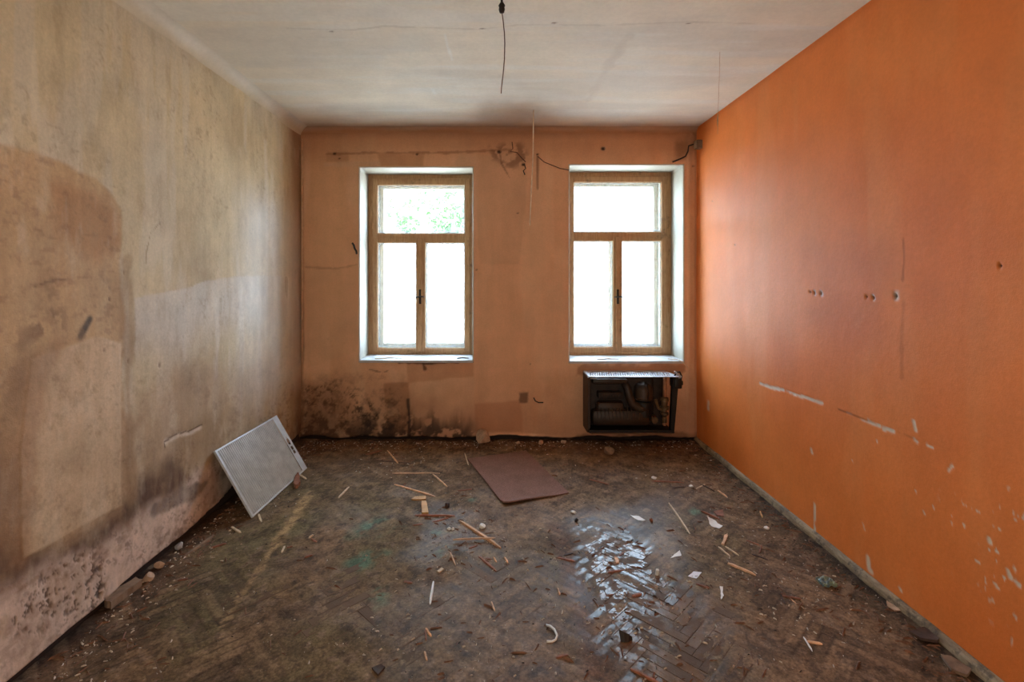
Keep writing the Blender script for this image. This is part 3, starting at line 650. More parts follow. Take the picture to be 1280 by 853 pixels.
def reveal(w_, root):
    # plaster lining: rounded lip, jambs and head; the sill board covers the bottom
    rings = []
    for k in range(5):
        a = k/4*math.pi/2; rings.append((LIP*(1-math.sin(a)), YB + LIP*(1-math.cos(a)) ))
    for q in np.linspace(0.04, 0.335, 14): rings.append((0.0, YB+q))
    x0, x1, z0, z1 = w_['x0'], w_['x1'], w_['z0'], w_['z1']
    per = []
    for q in np.linspace(0, 1, 60): per.append((0, q))
    for q in np.linspace(0, 1, 40)[1:]: per.append((1, q))
    for q in np.linspace(0, 1, 60)[1:]: per.append((2, q))
    n = len(per); Pp = np.zeros((n, len(rings), 3)); A = np.zeros((n, len(rings))); H = np.zeros((n, len(rings)))
    for j, (o, y) in enumerate(rings):
        X0, X1, Z0, Z1 = x0-o, x1+o, z0-o, z1+o
        for i, (s, q) in enumerate(per):
            if s == 0: x, z = X0, Z0+(Z1-Z0)*q
            elif s == 1: x, z = X0+(X1-X0)*q, Z1
            else: x, z = X1, Z1+(Z0-Z1)*q
            Pp[i, j] = (x, y, z); A[i, j] = y-YB; H[i, j] = z-z0
    I, J = np.meshgrid(np.arange(n)/10.0, np.arange(len(rings))/3.0, indexing='ij')
    nz = fbm(I, J, 1.0, 4, 170)
    c = np.zeros((n, len(rings), 3)); c[:] = lin(184, 181, 168)
    def lay(m, col):
        nonlocal c; m = np.clip(m, 0, 1)[..., None]; c = c*(1-m)+np.array(lin(*col))*m
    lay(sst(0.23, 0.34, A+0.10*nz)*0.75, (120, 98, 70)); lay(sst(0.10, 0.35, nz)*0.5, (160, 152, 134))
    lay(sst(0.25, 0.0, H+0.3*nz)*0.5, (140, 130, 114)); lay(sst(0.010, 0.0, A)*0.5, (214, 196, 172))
    return grid_obj('reveal', Pp, c, np.full(I.shape, 0.55), M_reveal, root, flip=True)
def window(name, w_, zt0, zt1, zl1, zl0, xm, seed):
    root = empty(name); root['kind'] = 'structure'
    x0, x1, z0, z1 = w_['x0'], w_['x1'], w_['z0'], w_['z1']
    reveal(w_, root)
    zs_ = z0+0.012
    MB().box(x0-0.004, x1+0.004, YB-0.016, YF+0.02, z0-0.014, zs_, 0.005).build('sill', M_sill, root)
    fw = 0.045
    fr = MB(); ring(fr, x0-0.01, x1+0.01, zs_, z1+0.01, fw+0.01, fw+0.01, 0.035, fw+0.01, YF+0.012, YF+0.085, 0.004); fr.build('frame', M_frame, root)
    tz0, tz1 = zl1+0.046, zt0-0.040
    MB().box(x0+fw, x1-fw, YF+0.004, YF+0.085, tz0-0.004, tz1+0.004, 0.006).build('transom', M_frame, root)
    sw = 0.05
    # inner sashes
    def sash(nm, a, b, c, d, pa, pb, pc, pd, sd):
        s = MB(); ring(s, a, b, c, d, pa-a, b-pb, pc-c, d-pd, YF+0.006, YF+0.048, 0.005)
        so = s.build(nm, M_frame, root)
        pt = MB(); ring(pt, pa, pb, pc, pd, .008, .008, .010, .008, YF+0.030, YF+0.040, 0.0015); pt.build('putty_bead', M_putty, so)
        pane(pa+0.003, pb-0.003, pc+0.003, pd-0.003, YF+0.036, so, sd, 0.8); return so
    pl_, pr_ = x0+0.092, x1-0.095
    sash('top_sash', x0+fw-0.006, x1-fw+0.006, tz1, z1-fw+0.006, pl_, pr_, zt0, zt1, seed)
    mh = 0.046
    sl_ = sash('sash', x0+fw-0.006, xm-0.001, zs_+0.028, tz0+0.006, pl_, xm-mh, zl0, zl1, seed+11)
    sr_ = sash('sash', xm+0.001, x1-fw+0.006, zs_+0.028, tz0+0.006, xm+mh, pr_, zl0, zl1, seed+23)
    MB().box(xm-0.020, xm+0.016, YF-0.010, YF+0.008, zs_+0.034, tz0, 0.006).build('cover_strip', M_frame, root)
    hz = 1.385
    MB().box(xm-0.014, xm+0.010, YF-0.016, YF-0.009, hz-0.075, hz+0.075, 0.003).build('lock_plate', M_handle, root)
    hd = MB(); hd.lathe([(0.0, 0), (0.010, 0.001), (0.010, 0.03), (0.0, 0.032)], (xm-0.002, YF-0.046, hz), 'y', 14)
    hd.tube([(xm-0.045, YF-0.044, hz-0.006), (xm-0.015, YF-0.046, hz-0.001), (xm+0.02, YF-0.046, hz+0.003), (xm+0.048, YF-0.044, hz)], [.006, .007, .008, .005], 8); hd.build('handle', M_handle, root, True)
    for hzz in (zs_+0.25, tz0-0.2, tz1+0.12):
        for hx in (x0+fw-0.004, x1-fw+0.004): MB().lathe([(0.0, -0.03), (0.006, -0.03), (0.006, 0.03), (0.0, 0.031)], (hx, YF+0.004, hzz), 'z', 8).build('hinge', M_frame, root)
    # box lining and outer casement
    bl = MB(); yo = 5.40
    ring(bl, x0-0.02, x1+0.02, z0-0.02, z1+0.02, 0.085, 0.085, 0.07, 0.085, YF+0.085, yo+0.12, 0.0); bl.build('box_lining', M_sash_white, root)
    for (a, b, c, d) in ((x0+0.066, x1-0.066, tz1-0.01, z1-0.066), (x0+0.066, xm-0.0, zs_+0.04, tz0+0.01), (xm+0.0, x1-0.066, zs_+0.04, tz0+0.01)):
        s = MB(); q = 0.042; ring(s, a, b, c, d, q, q, q+0.006, q, yo, yo+0.045, 0.004); so = s.build('outer_sash', M_sash_white, root)
        pane(a+q-0.002, b-q+0.002, c+q, d-q+0.002, yo+0.024, so, int(seed+a*100+c*37), 1.0, 0.05)
    MB().box(x0+0.066, x1-0.066, yo-0.005, yo+0.06, tz0-0.005, tz1+0.005, 0.004).build('outer_transom', M_sash_white, root)
    MB().box(x0-0.03, x1+0.03, YF+0.085, yo+0.2, z0-0.03, z0+0.03, 0.004).build('outer_sill', M_sash_white, root)
    return root
w1 = window('window_1', WIN[0], 2.036, 2.541, 1.944, 0.8486, (525.6-VX)/121.1, 200)
w2 = window('window_2', WIN[1], 2.0517, 2.5686, 1.962, 0.859, (772.2-VX)/121.1, 300)

# ------------------------------------------------------------------ gas heater without its front cover
M_soot = simple_mat('sooty_steel', (44, 34, 28), 0.55, 0.2, 0.4, 12, col2=(60, 46, 36), bump=0.1)
M_rust = simple_mat('brown_enamel', (74, 54, 38), 0.5, 0.1, 0.3, 10, col2=(46, 34, 26), bump=0.1)
M_black = simple_mat('black_steel', (26, 23, 22), 0.5, 0.2, 0.3, 15)
M_grille = simple_mat('grey_enamel', (176, 180, 188), 0.4, 0.0, 0.1, 30)
M_pipe = simple_mat('tan_pipe', (170, 118, 84), 0.5, 0.0, 0.2, 20)
M_brass = simple_mat('dull_brass', (140, 112, 78), 0.45, 0.5, 0.3, 25, col2=(90, 72, 52))
hx, hy = 0.858, 4.576
ht = tag(empty('gas_heater', (hx, YB, 0.155)), 'black open gas heater missing its front cover, on the wall below the right-hand window', 'heater')
D = 0.262                       # local: x right, y towards the room is negative, z up
HW, HH = 0.80, 0.515
MB().box(0.0, HW, -0.02, -0.006, 0.0, HH, 0.003).build('back_panel', M_soot, ht)
prof = []
for cx_, cz_, a0 in ((-D+0.05, 0.05, 180), (-D+0.03, HH-0.03, 90)):
    for k in range(7): a = math.radians(a0 + (90 if a0 == 180 else 90)*k/6); prof.append((cx_ + (0.05 if a0 == 180 else 0.03)*math.cos(a), cz_ + (0.05 if a0 == 180 else 0.03)*math.sin(a)))
lowq = [(-D+0.05+0.05*math.cos(math.radians(180+15*k)), 0.05+0.05*math.sin(math.radians(180+15*k))) for k in range(7)]
upq = [(-D+0.03+0.03*math.cos(math.radians(90+15*k)), HH-0.03+0.03*math.sin(math.radians(90+15*k))) for k in range(7)]
sp_ = [(-0.006, 0.0), (-0.006, HH)] + upq + lowq
for nm, xx in (('side_panel', 0.0), ):
    s = MB(); s.plate(sp_, [], 0.014, lambda x, y, z: (xx+z, x, y)); s.box(xx, xx+0.022, -D+0.001, -D+0.012, 0.05, HH-0.03, 0.003); s.build(nm, M_rust, ht)
tray = MB().box(0.014, HW, -D+0.02, -0.02, 0.0, 0.012, 0.002).box(0.014, HW-0.01, -D+0.012, -D+0.02, 0.0, 0.03, 0.002).build('bottom_tray', M_black, ht)
MB().box(0.03, HW-0.03, -D-0.004, -D+0.012, -0.004, 0.006, 0.002).build('tray_lip', simple_mat('tray_enamel', (120, 88, 62), 0.5), tray)
# perforated top: real slots
gx0, gx1 = 0.0, 0.835; holes = []
for r_ in range(3):
    for i in range(36):
        a = gx0+0.03+i*0.0215+(0.0107 if r_ % 2 else 0); b = 0.055+r_*0.058; 
        if a+0.013 < gx1-0.05: holes.append([(a, b), (a+0.012, b), (a+0.012, b+0.036), (a, b+0.036)])
MB().plate([(0.012, 0.0), (gx1-0.02-0.03, 0.0), (gx1, 0.235), (gx1, D), (0.0, D)], holes, 0.004, lambda x, y, z: (x+0.0, -0.006-y+0.006*0, HH+0.012-y*0.03+z)).build('top_grille', M_grille, ht)
MB().box(0.0, 0.010, -D, -0.01, HH-0.004, HH+0.016, 0.002).box(0.02, 0.08, -D-0.003, -D+0.002, HH-0.012, HH-0.004).build('top_bracket', M_grille, ht)
# heat exchanger
M_ex = M_rust
ex = MB(); ex.box(0.03, 0.66, -0.10, -0.02, 0.03, 0.49, 0.03); ex.build('chamber_plate', M_soot, ht)
s = MB(); s.box(0.05, 0.60, -0.20, -0.06, 0.045, 0.20, 0.045); s.box(0.10, 0.36, -0.185, -0.06, 0.15, 0.27, 0.04); smooth_angle(s.build('combustion_chamber', M_ex, ht))
s = MB(); s.box(0.06, 0.39, -0.175, -0.05, 0.43, 0.485, 0.02); smooth_angle(s.build('flue_collector', M_ex, ht))
s = MB(); s.tube([(0.36, -0.14, 0.45), (0.385, -0.16, 0.40), (0.40, -0.17, 0.33), (0.43, -0.17, 0.25), (0.50, -0.17, 0.21), (0.57, -0.16, 0.20)], [.035, .036, .037, .04, .042, .042], 16); s.build('flue_elbow', M_ex, ht, True)
s = MB()
for i in range(4): s.box(0.125+i*0.052, 0.165+i*0.052, -0.205, -0.10, 0.315, 0.35, 0.008)
s.box(0.11, 0.34, -0.195, -0.09, 0.30, 0.362, 0.012); s.build('name_plate', M_soot, ht)
s = MB()
for i in range(12): s.tube([(0.10+i*0.035, -0.150, 0.262), (0.10+i*0.035, -0.200, 0.19), (0.10+i*0.035, -0.199, 0.11)], 0.004, 6)
s.build('chamber_rib', M_ex, ht, kind='stuff')
s = MB(); s.lathe([(0.085, 0.0), (0.098, 0.004), (0.098, 0.012), (0.088, 0.016), (0.086, 0.09), (0.080, 0.12), (0.060, 0.145), (0.03, 0.158), (0.0, 0.16)], (0.545, -0.13, 0.285), 'z', 28); smooth_angle(s.build('burner_dome', M_ex, ht))
MB().tube([(0.55, -0.225, 0.44), (0.565, -0.224, 0.38), (0.562, -0.22, 0.30)], 0.004, 6).build('thermocouple_wire', M_black, ht, True)
MB().lathe([(0.072, 0), (0.075, 0.005), (0.075, 0.13), (0.07, 0.14)], (0.545, -0.13, 0.13), 'z', 24).build('burner_drum', M_black, ht, False)
s = MB(); s.lathe([(0.012, 0.0), (0.028, 0.0), (0.031, 0.006), (0.028, 0.03), (0.012, 0.03)], (0.618, -0.245, 0.118), 'y', 20); s.box(0.60, 0.636, -0.22, -0.10, 0.09, 0.145, 0.004); smooth_angle(s.build('ignition_port', M_brass, ht))
s = MB(); s.lathe([(0.012, 0.0), (0.02, 0.004), (0.022, 0.05), (0.017, 0.055), (0.03, 0.075), (0.036, 0.08), (0.036, 0.10), (0.022, 0.105), (0.022, 0.125), (0.04, 0.13), (0.042, 0.155), (0.026, 0.16), (0.03, 0.20), (0.038, 0.205), (0.036, 0.235), (0.02, 0.24)], (0.715, -0.215, 0.085), 'z', 18)
s.tube([(0.70, -0.215, 0.20), (0.66, -0.21, 0.22), (0.64, -0.19, 0.30)], 0.014, 8); smooth_angle(s.build('gas_valve', M_brass, ht))
MB().lathe([(0.0, 0.0), (0.014, 0.002), (0.018, 0.012), (0.016, 0.03), (0.0, 0.032)], (0.715, -0.215, 0.060), 'z', 14).build('valve_knob', M_pipe, ht, True)
MB().tube([(0.722, -0.20, 0.32), (0.726, -0.20, 0.52)], 0.018, 12).build('gas_pipe', M_pipe, ht, True)
s = MB(); s.plate([(0.765, 0.0), (0.80, 0.0), (0.838, 0.44), (0.838, 0.52), (0.79, 0.52)], [], 0.05, lambda x, y, z: (x, -0.18-z, y)); s.build('side_bracket', M_black, ht)
s = MB(); s.box(0.80, 0.872, -0.24, -0.10, 0.405, 0.50, 0.012); s.box(0.868, 0.895, -0.20, -0.14, 0.43, 0.47, 0.006); smooth_angle(s.build('control_box', M_black, ht))
s = MB(); s.box(0.0, 0.085, -0.245, -0.237, -0.006, 0.010, 0.002, Matrix.Translation((0.795, 0, 0.565)) @ Matrix.Rotation(math.radians(38), 4, 'Y')); s.build('control_cover', M_grille, ht)
s = MB(); s.tube([(0.80, -0.22, 0.51), (0.82, -0.23, 0.555), (0.85, -0.23, 0.56), (0.872, -0.22, 0.52), (0.872, -0.2, 0.48)], 0.008, 8); s.build('gas_hose', M_black, ht, True)

# ------------------------------------------------------------------ the heater's ribbed cover, leaning on the left wall
bl_, br_, tl_ = Vector((-1.593, 3.30, 0.006)), Vector((-1.551, 4.145, 0.006)), Vector((-1.842, 3.335, 0.425))
ax = (br_-bl_).normalized(); ay = (tl_-bl_); ay = (ay-ax*ay.dot(ax)).normalized(); az = ax.cross(ay)
MM = Matrix((ax, ay, az)).transposed().to_4x4(); MM.translation = bl_
cv = tag(empty('heater_cover', M=MM), 'loose white ribbed sheet metal heater cover leaning against the stained left wall', 'heater cover')
CW, CH = 0.846, 0.505; sx = 0.772
M_cov = simple_mat('cover_enamel', (196, 200, 204), 0.38, 0.0, 0.12, 12, bump=0.02)
M_rib = simple_mat('rib_enamel', (182, 184, 182), 0.4, 0.0, 0.14, 12)
n = 36; v, f = [], []
for i in range(n):
    x0_ = 0.014 + (sx-0.014)*i/n; dx_ = (sx-0.014)/n
    for q, zz in ((0.0, 0.0), (0.12, 0.006), (0.22, 0.0075), (0.50, 0.0075), (0.60, 0.006), (0.72, 0.0)):
        for yy in (0.012, CH-0.012): v.append((x0_+dx_*q, yy, zz))
for yy in (0.012, CH-0.012): v.append((sx, yy, 0.0))
for i in range(len(v)//2-1): f.append((2*i, 2*i+2, 2*i+3, 2*i+1))
mesh_obj('ribbed_sheet', v, f, M_rib, cv)
s = MB(); s.box(0, 0.014, 0, CH, -0.006, 0.010, 0.002).box(0.014, CW, 0, 0.012, -0.006, 0.010, 0.002).box(0.014, CW, CH-0.012, CH, -0.006, 0.010, 0.002).box(CW-0.006, CW, 0.012, CH-0.012, -0.006, 0.010, 0.002); s.build('rim', M_cov, cv)
def oval(cx_, cy_, a, b, k=16): return [(cx_+a*math.cos(2*math.pi*i/k), cy_+b*math.sin(2*math.pi*i/k)) for i in range(k)]
xm_ = (sx+CW)/2-0.002
sq = lambda cy_: [(xm_-0.016, cy_-0.015), (xm_+0.016, cy_-0.015), (xm_+0.016, cy_+0.015), (xm_-0.016, cy_+0.015)]
MB().plate([(sx, 0.010), (CW-0.004, 0.010), (CW-0.004, CH-0.010), (sx, CH-0.010)], [oval(xm_, CH*(1-.376)-.006, .006, .006, 8), oval(xm_, CH*(1-.455)-.005, .021, .030), sq(CH*(1-.585)), sq(CH*(1-.655))], 0.002, lambda x, y, z: (x, y, z+0.006)).build('control_strip', M_cov, cv)

# ------------------------------------------------------------------ wires and cables
M_wire = simple_mat('brown_cable', (92, 60, 42), 0.7)
M_dark = simple_mat('burnt_plastic', (34, 26, 22), 0.6)
M_string = simple_mat('pale_string', (222, 200, 172), 0.8)
hk = FPX*(ZC-EYE)/(VY+2); xk = (627-VX)*hk/FPX
zat = lambda py, Y: EYE+(VY-py)*Y/FPX
ob = tag(empty('ceiling_wire', (xk, hk, ZC)), 'bare brown lamp wire hanging from the middle of the ceiling', 'wire')
s = MB(); s.tube([(0, 0, 0.0), (0.002, 0, -0.04)], 0.006, 8); s.build('hook', M_dark, ob, True)
s = MB(); s.lathe([(0.0, -0.058), (0.012, -0.055), (0.016, -0.04), (0.014, -0.028), (0.018, -0.02), (0.012, -0.01), (0.006, 0.0)], (0.001, 0, -0.018), 'z', 12); s.build('terminal_block', M_dark, ob, True)
w_pts = [(627.5, 14), (629, 25), (630.5, 40), (631, 55), (630.5, 75), (629, 92), (627, 108), (626.5, 116)]
s = MB(); s.tube([((a-VX)*hk/FPX-xk, 0.01*math.sin(b/15), zat(b, hk)-ZC) for a, b in w_pts], 0.0028, 6); s.build('wire', M_wire, ob, True)
Yt = 4.25
s = MB(); s.tube([((a-VX)*Yt/FPX, Yt, zat(b, Yt)) for a, b in ((667, 138), (666.5, 180), (666, 205), (664, 240), (662.5, 282))], 0.0048, 6)
tag(s.build('ceiling_string', M_string, None, True), 'long pale string dangling from the ceiling in front of the pier between the windows', 'string')
Yt = 3.2
s = MB(); s.tube([((a-VX)*Yt/FPX, Yt, zat(b, Yt)) for a, b in ((900, 62), (899, 100), (898, 128), (897, 168))], [0.0012, 0.0012, 0.0012, 0.001], 5)
s.tube([((897.5-VX)*Yt/FPX, Yt, zat(142, Yt)), ((897-VX)*Yt/FPX, Yt, zat(150, Yt)), ((897-VX)*Yt/FPX, Yt, zat(158, Yt))], [0.0025, 0.005, 0.002], 6)
tag(s.build('cobweb_thread', simple_mat('web', (190, 150, 118), 0.9), None, True), 'thin cobweb thread hanging from the ceiling in front of the orange wall', 'cobweb')
def wall_wire(name, pts, r, mat, label, cat, off=0.008, jit=0.0):
    P_ = []
    for i, q in enumerate(pts):
        x, z = B(q[0], q[1]); P_.append((x, YB-(q[2] if len(q) > 2 else off), z))
    return tag(MB().tube(P_, r, 6).build(name, mat, None, True), label, cat)
wall_wire('loose_cable', [(672, 196), (680, 203), (690, 207), (700, 211), (711, 213)], 0.004, M_wire, 'loose dark cable sagging along the wall to the right window corner', 'cable', 0.012)
wall_wire('cable_end', [(640, 178), (641, 186), (638, 190), (646, 191), (652, 198), (657, 203)], 0.0045, M_wire, 'frayed cable ends sticking out of the wall between the windows', 'cable', 0.014)
wall_wire('cable_stub', [(655, 205), (657, 211), (654, 214), (656, 219)], 0.0055, M_dark, 'short black cable stub curling out of a hole beside the hanging string', 'cable', 0.014)
wall_wire('corner_cable', [(840, 203), (850, 199), (856, 196), (859, 190), (860, 183), (866, 181), (871, 184, .03)], 0.007, M_dark, 'dark cable looping from the right window head to the corner junction box', 'cable', 0.016)
wall_wire('wall_hook', [(441, 304), (443, 307), (444, 311), (446, 314), (446.5, 318)], 0.010, M_dark, 'bent black iron hook in the wall left of the left-hand window', 'hook', 0.02)
wall_wire('bent_nail', [(667, 497), (669, 501), (673, 503), (679, 503)], 0.006, M_dark, 'bent black nail in the wall low between the left window and the heater', 'nail', 0.014)
s = MB(); s.tube([(XL+0.022, YB-0.022, 1.6-(455-VY)/129.4), (XL+0.024, YB-0.024, 2.0), (XL+0.022, YB-0.022, 2.92)], 0.010, 8)
tag(s.build('corner_conduit', simple_mat('painted_conduit', (206, 166, 130), 0.6), None, True), 'thin painted conduit running up the left corner beside the window wall', 'conduit')
jx = XR; jb = tag(empty('junction_box', (jx, 4.74, 2.84)), 'small grey junction box stub high in the corner on the orange wall', 'junction box')
MB().box(-0.05, 0.012, -0.035, 0.035, -0.04, 0.04, 0.006).build('box_body', simple_mat('dirty_plastic', (120, 98, 78), 0.7), jb)
MB().box(-0.058, -0.05, -0.03, 0.03, -0.035, 0.035, 0.003).build('box_lid', simple_mat('pale_plastic', (160, 138, 112), 0.7), jb)

# ------------------------------------------------------------------ things lying on the floor
M_tan = simple_mat('bare_wood', (208, 164, 126), 0.7, 0, 0.25, 30, (1, 1, 1), 0.1, rnd=0.2)
M_red = simple_mat('red_brown_wood', (136, 84, 58), 0.7, 0, 0.3, 30, bump=0.1, rnd=0.2)
M_dkw = simple_mat('dark_wood', (70, 50, 40), 0.75, 0, 0.3, 30, bump=0.1, rnd=0.2)
M_pale = simple_mat('pale_wood', (206, 182, 150), 0.7, 0, 0.2, 30, bump=0.1)
M_yel = simple_mat('yellow_wood', (196, 150, 92), 0.7, 0, 0.2, 25, bump=0.1)
M_white = simple_mat('white_flake', (232, 230, 226), 0.6, 0, 0.06, 30)
M_plas = simple_mat('fallen_plaster', (188, 156, 130), 0.85, 0, 0.25, 18, bump=0.4)
M_plasd = simple_mat('dirty_plaster', (132, 106, 84), 0.85, 0, 0.3, 18, bump=0.4)
M_stone = simple_mat('grey_stone', (150, 148, 150), 0.8, 0, 0.2, 25, bump=0.3)
def fz(x, y): return max(0.0012, float(crust_h(x, y)))
def stick(name, a, b, wd, th, mat, label, cat='stick', lift=0.0, lift2=None, group=None, bend=0.0):
    x0, y0 = F(*a); x1, y1 = F(*b); d = Vector((x1-x0, y1-y0, 0)); ln = d.length; d.normalize(); nrm = Vector((-d.y, d.x, 0))
    mx, my = (x0+x1)/2, (y0+y1)/2; zb_ = max(fz(x0, y0), fz(x1, y1), fz(mx, my))-0.0015
    n = 7; v, f = [], []
    lift2 = lift if lift2 is None else lift2
    for i in range(n):
        q = i/(n-1); tp = 0.45+0.55*min(1, min(q, 1-q)*6+random.uniform(0, .4)); hw = wd/2*tp*random.uniform(.85, 1.1); hh = th*tp
        c = Vector((x0-mx, y0-my, 0))*(1-q) + Vector((x1-mx, y1-my, 0))*q + nrm*(bend*math.sin(q*math.pi)+random.uniform(-1, 1)*wd*0.08)
        z = lift*(1-q)+lift2*q
        v += [c-nrm*hw+Vector((0, 0, z)), c+nrm*hw+Vector((0, 0, z)), c+nrm*hw*0.75+Vector((0, 0, z+hh)), c-nrm*hw*0.75+Vector((0, 0, z+hh*random.uniform(.85, 1)))]
    for i in range(n-1):
        for k in range(4): k2 = (k+1) % 4; f.append((i*4+k, i*4+k2, (i+1)*4+k2, (i+1)*4+k))
    f.append((3, 2, 1, 0)); f.append(tuple((n-1)*4+k for k in range(4)))
    o = mesh_obj(name, v, f, mat); o.location = (mx, my, zb_); return tag(o, label, cat, group)
def flake(name, pts, th, mat, label, cat, curl=0.0, lift=0.0):
    q = [F(*a) for a in pts]; mx = sum(a for a, b in q)/len(q); my = sum(b for a, b in q)/len(q); zb_ = max(fz(mx, my), *[fz(a, b) for a, b in q])-0.001+lift
    n = len(q); rad = max(math.hypot(a-mx, b-my) for a, b in q)
    ring1 = []
    for i in range(n):
        a, b = q[i]; c, d = q[(i+1) % n]
        for s_ in (0.0, 0.34, 0.67): ring1.append((a+(c-a)*s_+random.uniform(-1, 1)*rad*0.04, b+(d-b)*s_+random.uniform(-1, 1)*rad*0.04))
    m = len(ring1); v = []; f = []
    for s_ in (1.0, 0.55):
        for (a, b) in ring1:
            x, y = (a-mx)*s_, (b-my)*s_; v.append((x, y, curl*((x*x+y*y)/rad**2)*(1 if x*0.7+y*0.5 > 0 else 0.25)))
    v.append((0, 0, 0)); base = len(v)
    for p_ in list(v): v.append((p_[0], p_[1], p_[2]+th))
    for lay, fl in ((0, True), (base, False)):
        for i in range(m):
            j = (i+1) % m; g = [(lay+i, lay+j, lay+m+j, lay+m+i), (lay+m+i, lay+m+j, lay+2*m)]
            f += [t_[::-1] if fl else t_ for t_ in g]
    for i in range(m): j = (i+1) % m; f.append((i, j, base+j, base+i))
    o = mesh_obj(name, v, f, mat); o.location = (mx, my, zb_); return tag(o, label, cat)
def lump(name, px, py, sz, mat, label, cat, sq=(1, 1, .7), seed=0, dxy=None):
    x, y = F(px, py) if dxy is None else dxy; bm = bmesh.new(); bmesh.ops.create_icosphere(bm, subdivisions=3, radius=1)
    rr = random.Random(seed)
    pl_ = [(Vector((rr.uniform(-1, 1), rr.uniform(-1, 1), rr.uniform(-.6, 1))).normalized(), rr.uniform(.55, .85)) for _ in range(9)]
    for v_ in bm.verts:
        for n_, d_ in pl_:
            e_ = v_.co.dot(n_)-d_
            if e_ > 0: v_.co -= n_*e_*0.92
        v_.co = Vector((v_.co.x*sq[0], v_.co.y*sq[1], v_.co.z*sq[2]))*sz*(1+rr.uniform(-.03, .03))
    zmin = min(v_.co.z for v_ in bm.verts)
    for v_ in bm.verts: v_.co.z -= zmin
    me = bpy.data.meshes.new(name); bm.to_mesh(me); bm.free(); me.materials.append(mat)
    o = bpy.data.objects.new(name, me); COL.objects.link(o); o.location = (x, y, fz(x, y)-0.003); o.rotation_euler[2] = rr.uniform(0, 6); return tag(o, label, cat)

# floor mat
A_, B_, C_ = F(584, 575), F(629, 633.5), F(711, 618); D_ = (A_[0]+C_[0]-B_[0]+0.04, A_[1]+C_[1]-B_[1])
U, V = np.meshgrid(np.linspace(0, 1, 60), np.linspace(0, 1, 40), indexing='ij')
jx_ = 0.006*fbm(U*8, V*8, 2, 3, 180); jy_ = 0.006*fbm(U*8, V*8, 2, 3, 181)
PX = (1-V)*((1-U)*A_[0]+U*B_[0]) + V*((1-U)*D_[0]+U*C_[0]) + jx_; PY = (1-V)*((1-U)*A_[1]+U*B_[1]) + V*((1-U)*D_[1]+U*C_[1]) + jy_
mx, my = PX.mean(), PY.mean()
ed = np.minimum(V, 1-U)
PZ = 0.012 + 0.010*sst(0.10, 0.0, V)*sst(0.2, 0.8, U+0.2) + 0.014*sst(0.08, 0.0, 1-U)*sst(1.0, 0.2, V) + 0.003*fbm(U, V, 5, 3, 182)
tp = np.stack([PX-mx, PY-my, PZ], -1).reshape(-1, 3); bt = tp - np.array([0, 0, 0.009]); nU, nV = U.shape
idx = np.arange(nU*nV).reshape(nU, nV); f = []
for i in range(nU-1):
    for j in range(nV-1):
        q = (idx[i, j], idx[i+1, j], idx[i+1, j+1], idx[i, j+1]); f.append(q); f.append(tuple(int(z)+nU*nV for z in q[::-1]))
loop = [idx[i, 0] for i in range(nU)] + [idx[nU-1, j] for j in range(1, nV)] + [idx[i, nV-1] for i in range(nU-2, -1, -1)] + [idx[0, j] for j in range(nV-2, 0, -1)]
for a, b in zip(loop, loop[1:]+loop[:1]): f.append((int(a), int(a)+nU*nV, int(b)+nU*nV, int(b)))
f = [tuple(int(z) for z in q) for q in f]
t = NT('worn_mat'); n1 = t.noise(200, 4, 0.7); n2 = t.noise(6, 5, 0.6)
cc = t.mix(t.ramp(n1, 0.35, 0.65), lin(108, 78, 68), lin(152, 116, 104)); cc = t.mix(t.ramp(n2, 0.4, 0.7, 0, 0.5), cc, lin(112, 84, 70)); t.link(cc, t.p.inputs['Base Color']); t.set(Roughness=0.9); t.p.inputs['Specular IOR Level'].default_value = 0.12; t.bump(n1, 0.5, 0.003)
o = mesh_obj('floor_mat', np.concatenate([tp, bt]), f, t.m); o.location = (mx, my, 0.0); tag(o, 'brown rectangular floor mat with curled dark edge lying below the window pier', 'mat')

